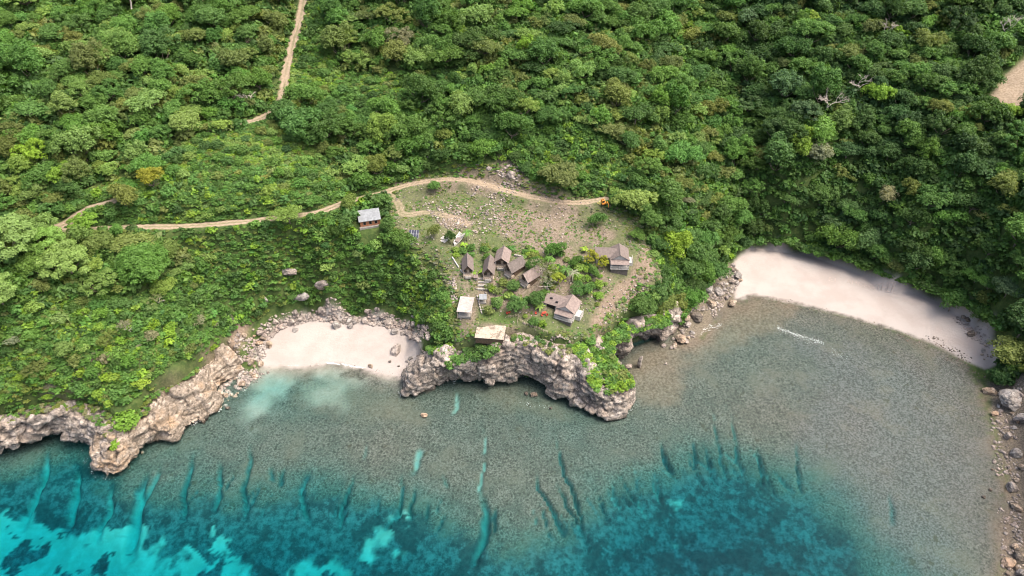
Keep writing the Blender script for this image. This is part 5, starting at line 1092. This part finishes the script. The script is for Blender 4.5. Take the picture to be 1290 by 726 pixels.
low_wall((601,373),(607,396),'concrete','low grey wall between the rust stained shed and the lawn',.4,.5); low_wall((606,391),(628,389),'concrete','thin pale kerb along the top of the lawn',.2,.25); low_wall((643,438),(682,435),'concrete','low stone wall along the cliff edge right of the platform',.5,.5); low_wall((648,323),(660,325),'concrete','short grey wall behind the sideways brown hut',.5,.8); low_wall((690,362),(683,388),'concrete','grey stone path wall left of the lower white house',1.0,.3)
t = root_at(609,358,0,'stone_steps','pale stone steps below the narrow hut pair','steps')
for i in range(4): MB().box(-1.9,1.9,-2.4+i*1.3,-1.7+i*1.3,-.7+i*.35,-.25+i*.42).build('step', M['concrete'], t)
def fence(pts, label):
    P = [G(*q) for q in pts]; t = empty('fence', tuple(P[0]), 0, label, 'fence'); L = []
    for i in range(len(P)-1):
        for k in range(4): L.append(P[i] + (P[i+1]-P[i]) * k / 4)
    L.append(P[-1]); L = [np.array([p[0], p[1], float(zq(p[0], p[1]))]) - P[0] for p in L]
    for p in L: MB().box(p[0]-.06,p[0]+.06,p[1]-.06,p[1]+.06,p[2]-.3,p[2]+1.0).build('post', M['palewood'], t)
    for h in (.5, .9): MB().tube([tuple(p + [0,0.08,h]) for p in L], .035, 5).build('rail', M['palewood'], t)
fence([(640,401),(653,399),(652,409)],'pale pole fence on the lawn right of the lone red chair'); fence([(655,405),(668,412),(690,420)],'pole fence on the rough ground before the cliff')
# letters drawn in the sand of the right beach
def writing(s, a, b, size, label):
    A = G(*a); B = G(*b); c = bpy.data.curves.new('sand_writing', 'FONT'); c.body = s; c.size = size; c.extrude = 0; o = bpy.data.objects.new('sand_writing', c); COL.objects.link(o); bpy.context.view_layer.update()
    me = bpy.data.meshes.new_from_object(o.evaluated_get(bpy.context.evaluated_depsgraph_get())); COL.objects.unlink(o); n = len(me.vertices); v = np.zeros(n * 3); me.vertices.foreach_get('co', v); v = v.reshape(-1, 3)
    u = (B - A)[:2]; L = np.linalg.norm(u); u = u / L; w_ = np.array([-u[1], u[0]]); v[:, 0] *= L / v[:, 0].max(); x = A[0] + u[0] * v[:, 0] + w_[0] * v[:, 1]; y = A[1] + u[1] * v[:, 0] + w_[1] * v[:, 1]
    me.vertices.foreach_set('co', np.stack([x, y, zq(x, y) + .06], 1).ravel()); me.materials.append(M['furrow']); me.update(); tag(link(bpy.data.objects.new('sand_writing', me)), label, 'writing')
M['furrow'] = simple('raked sand', (.33,.285,.26), .95, .15, 1.0)
writing('EI', (1042.5,354), (1053,356), 3.4, 'short faint letters drawn in the sand at the left of the writing'); writing('AMOBEETHER', (1066,357), (1127,370.5), 3.4, 'long row of faint letters drawn in the sand')
# foam: broken water where waves meet rock and reef
def foam(lines):
    rg = np.random.default_rng(5); V = []; Fc = []
    for pl, n, wd, s in lines:
        P = np.array([at(a, b, .05) for a, b in pl])
        for _ in range(n):
            t_ = rg.random() * (len(P) - 1); i = int(t_); q = P[i] + (P[i+1] - P[i]) * (t_ - i); q = q + np.append(rg.normal(0, wd, 2), 0); r = s * rg.uniform(.3, 1.2) ; k = 6; b = len(V); ph = rg.random() * 6
            z = .05 + rg.random() * .05
            for j in range(k): a = ph + j * 6.283 / k; V.append((q[0] + math.cos(a) * r * rg.uniform(.5, 1.5), q[1] + math.sin(a) * r * rg.uniform(.3, .8), z))
            for j in range(1, k - 1): Fc.append((b, b + j, b + j + 1))
    tag(mesh_np('sea_foam', np.array(V), np.array(Fc), M['foam']), kind='stuff')
foam([([(979,413),(995,419),(1012,425),(1038,432)], 190, .42, .17),([(985,417),(1012,428),(1030,432)], 150, .9, .11),([(1048,442),(1060,447),(1080,453)], 22, .8, .13),([(862,428),(885,417),(908,409)], 150, .6, .18),([(410,457),(430,459),(446,462),(470,464)], 260, .3, .2),([(352,459),(375,460),(405,458)], 90, .3, .14),([(262,520),(268,512),(274,518)], 120, .5, .25),([(240,535),(250,530)], 50, .5, .2),([(660,506),(668,512),(690,513)], 30, .7, .13),([(560,476),(575,482)], 40, .5, .14),([(505,490),(507,500)], 40, .4, .16),([(770,524),(790,522),(800,508)], 60, .4, .14),([(100,568),(118,600),(150,604)], 40, .4, .12)])
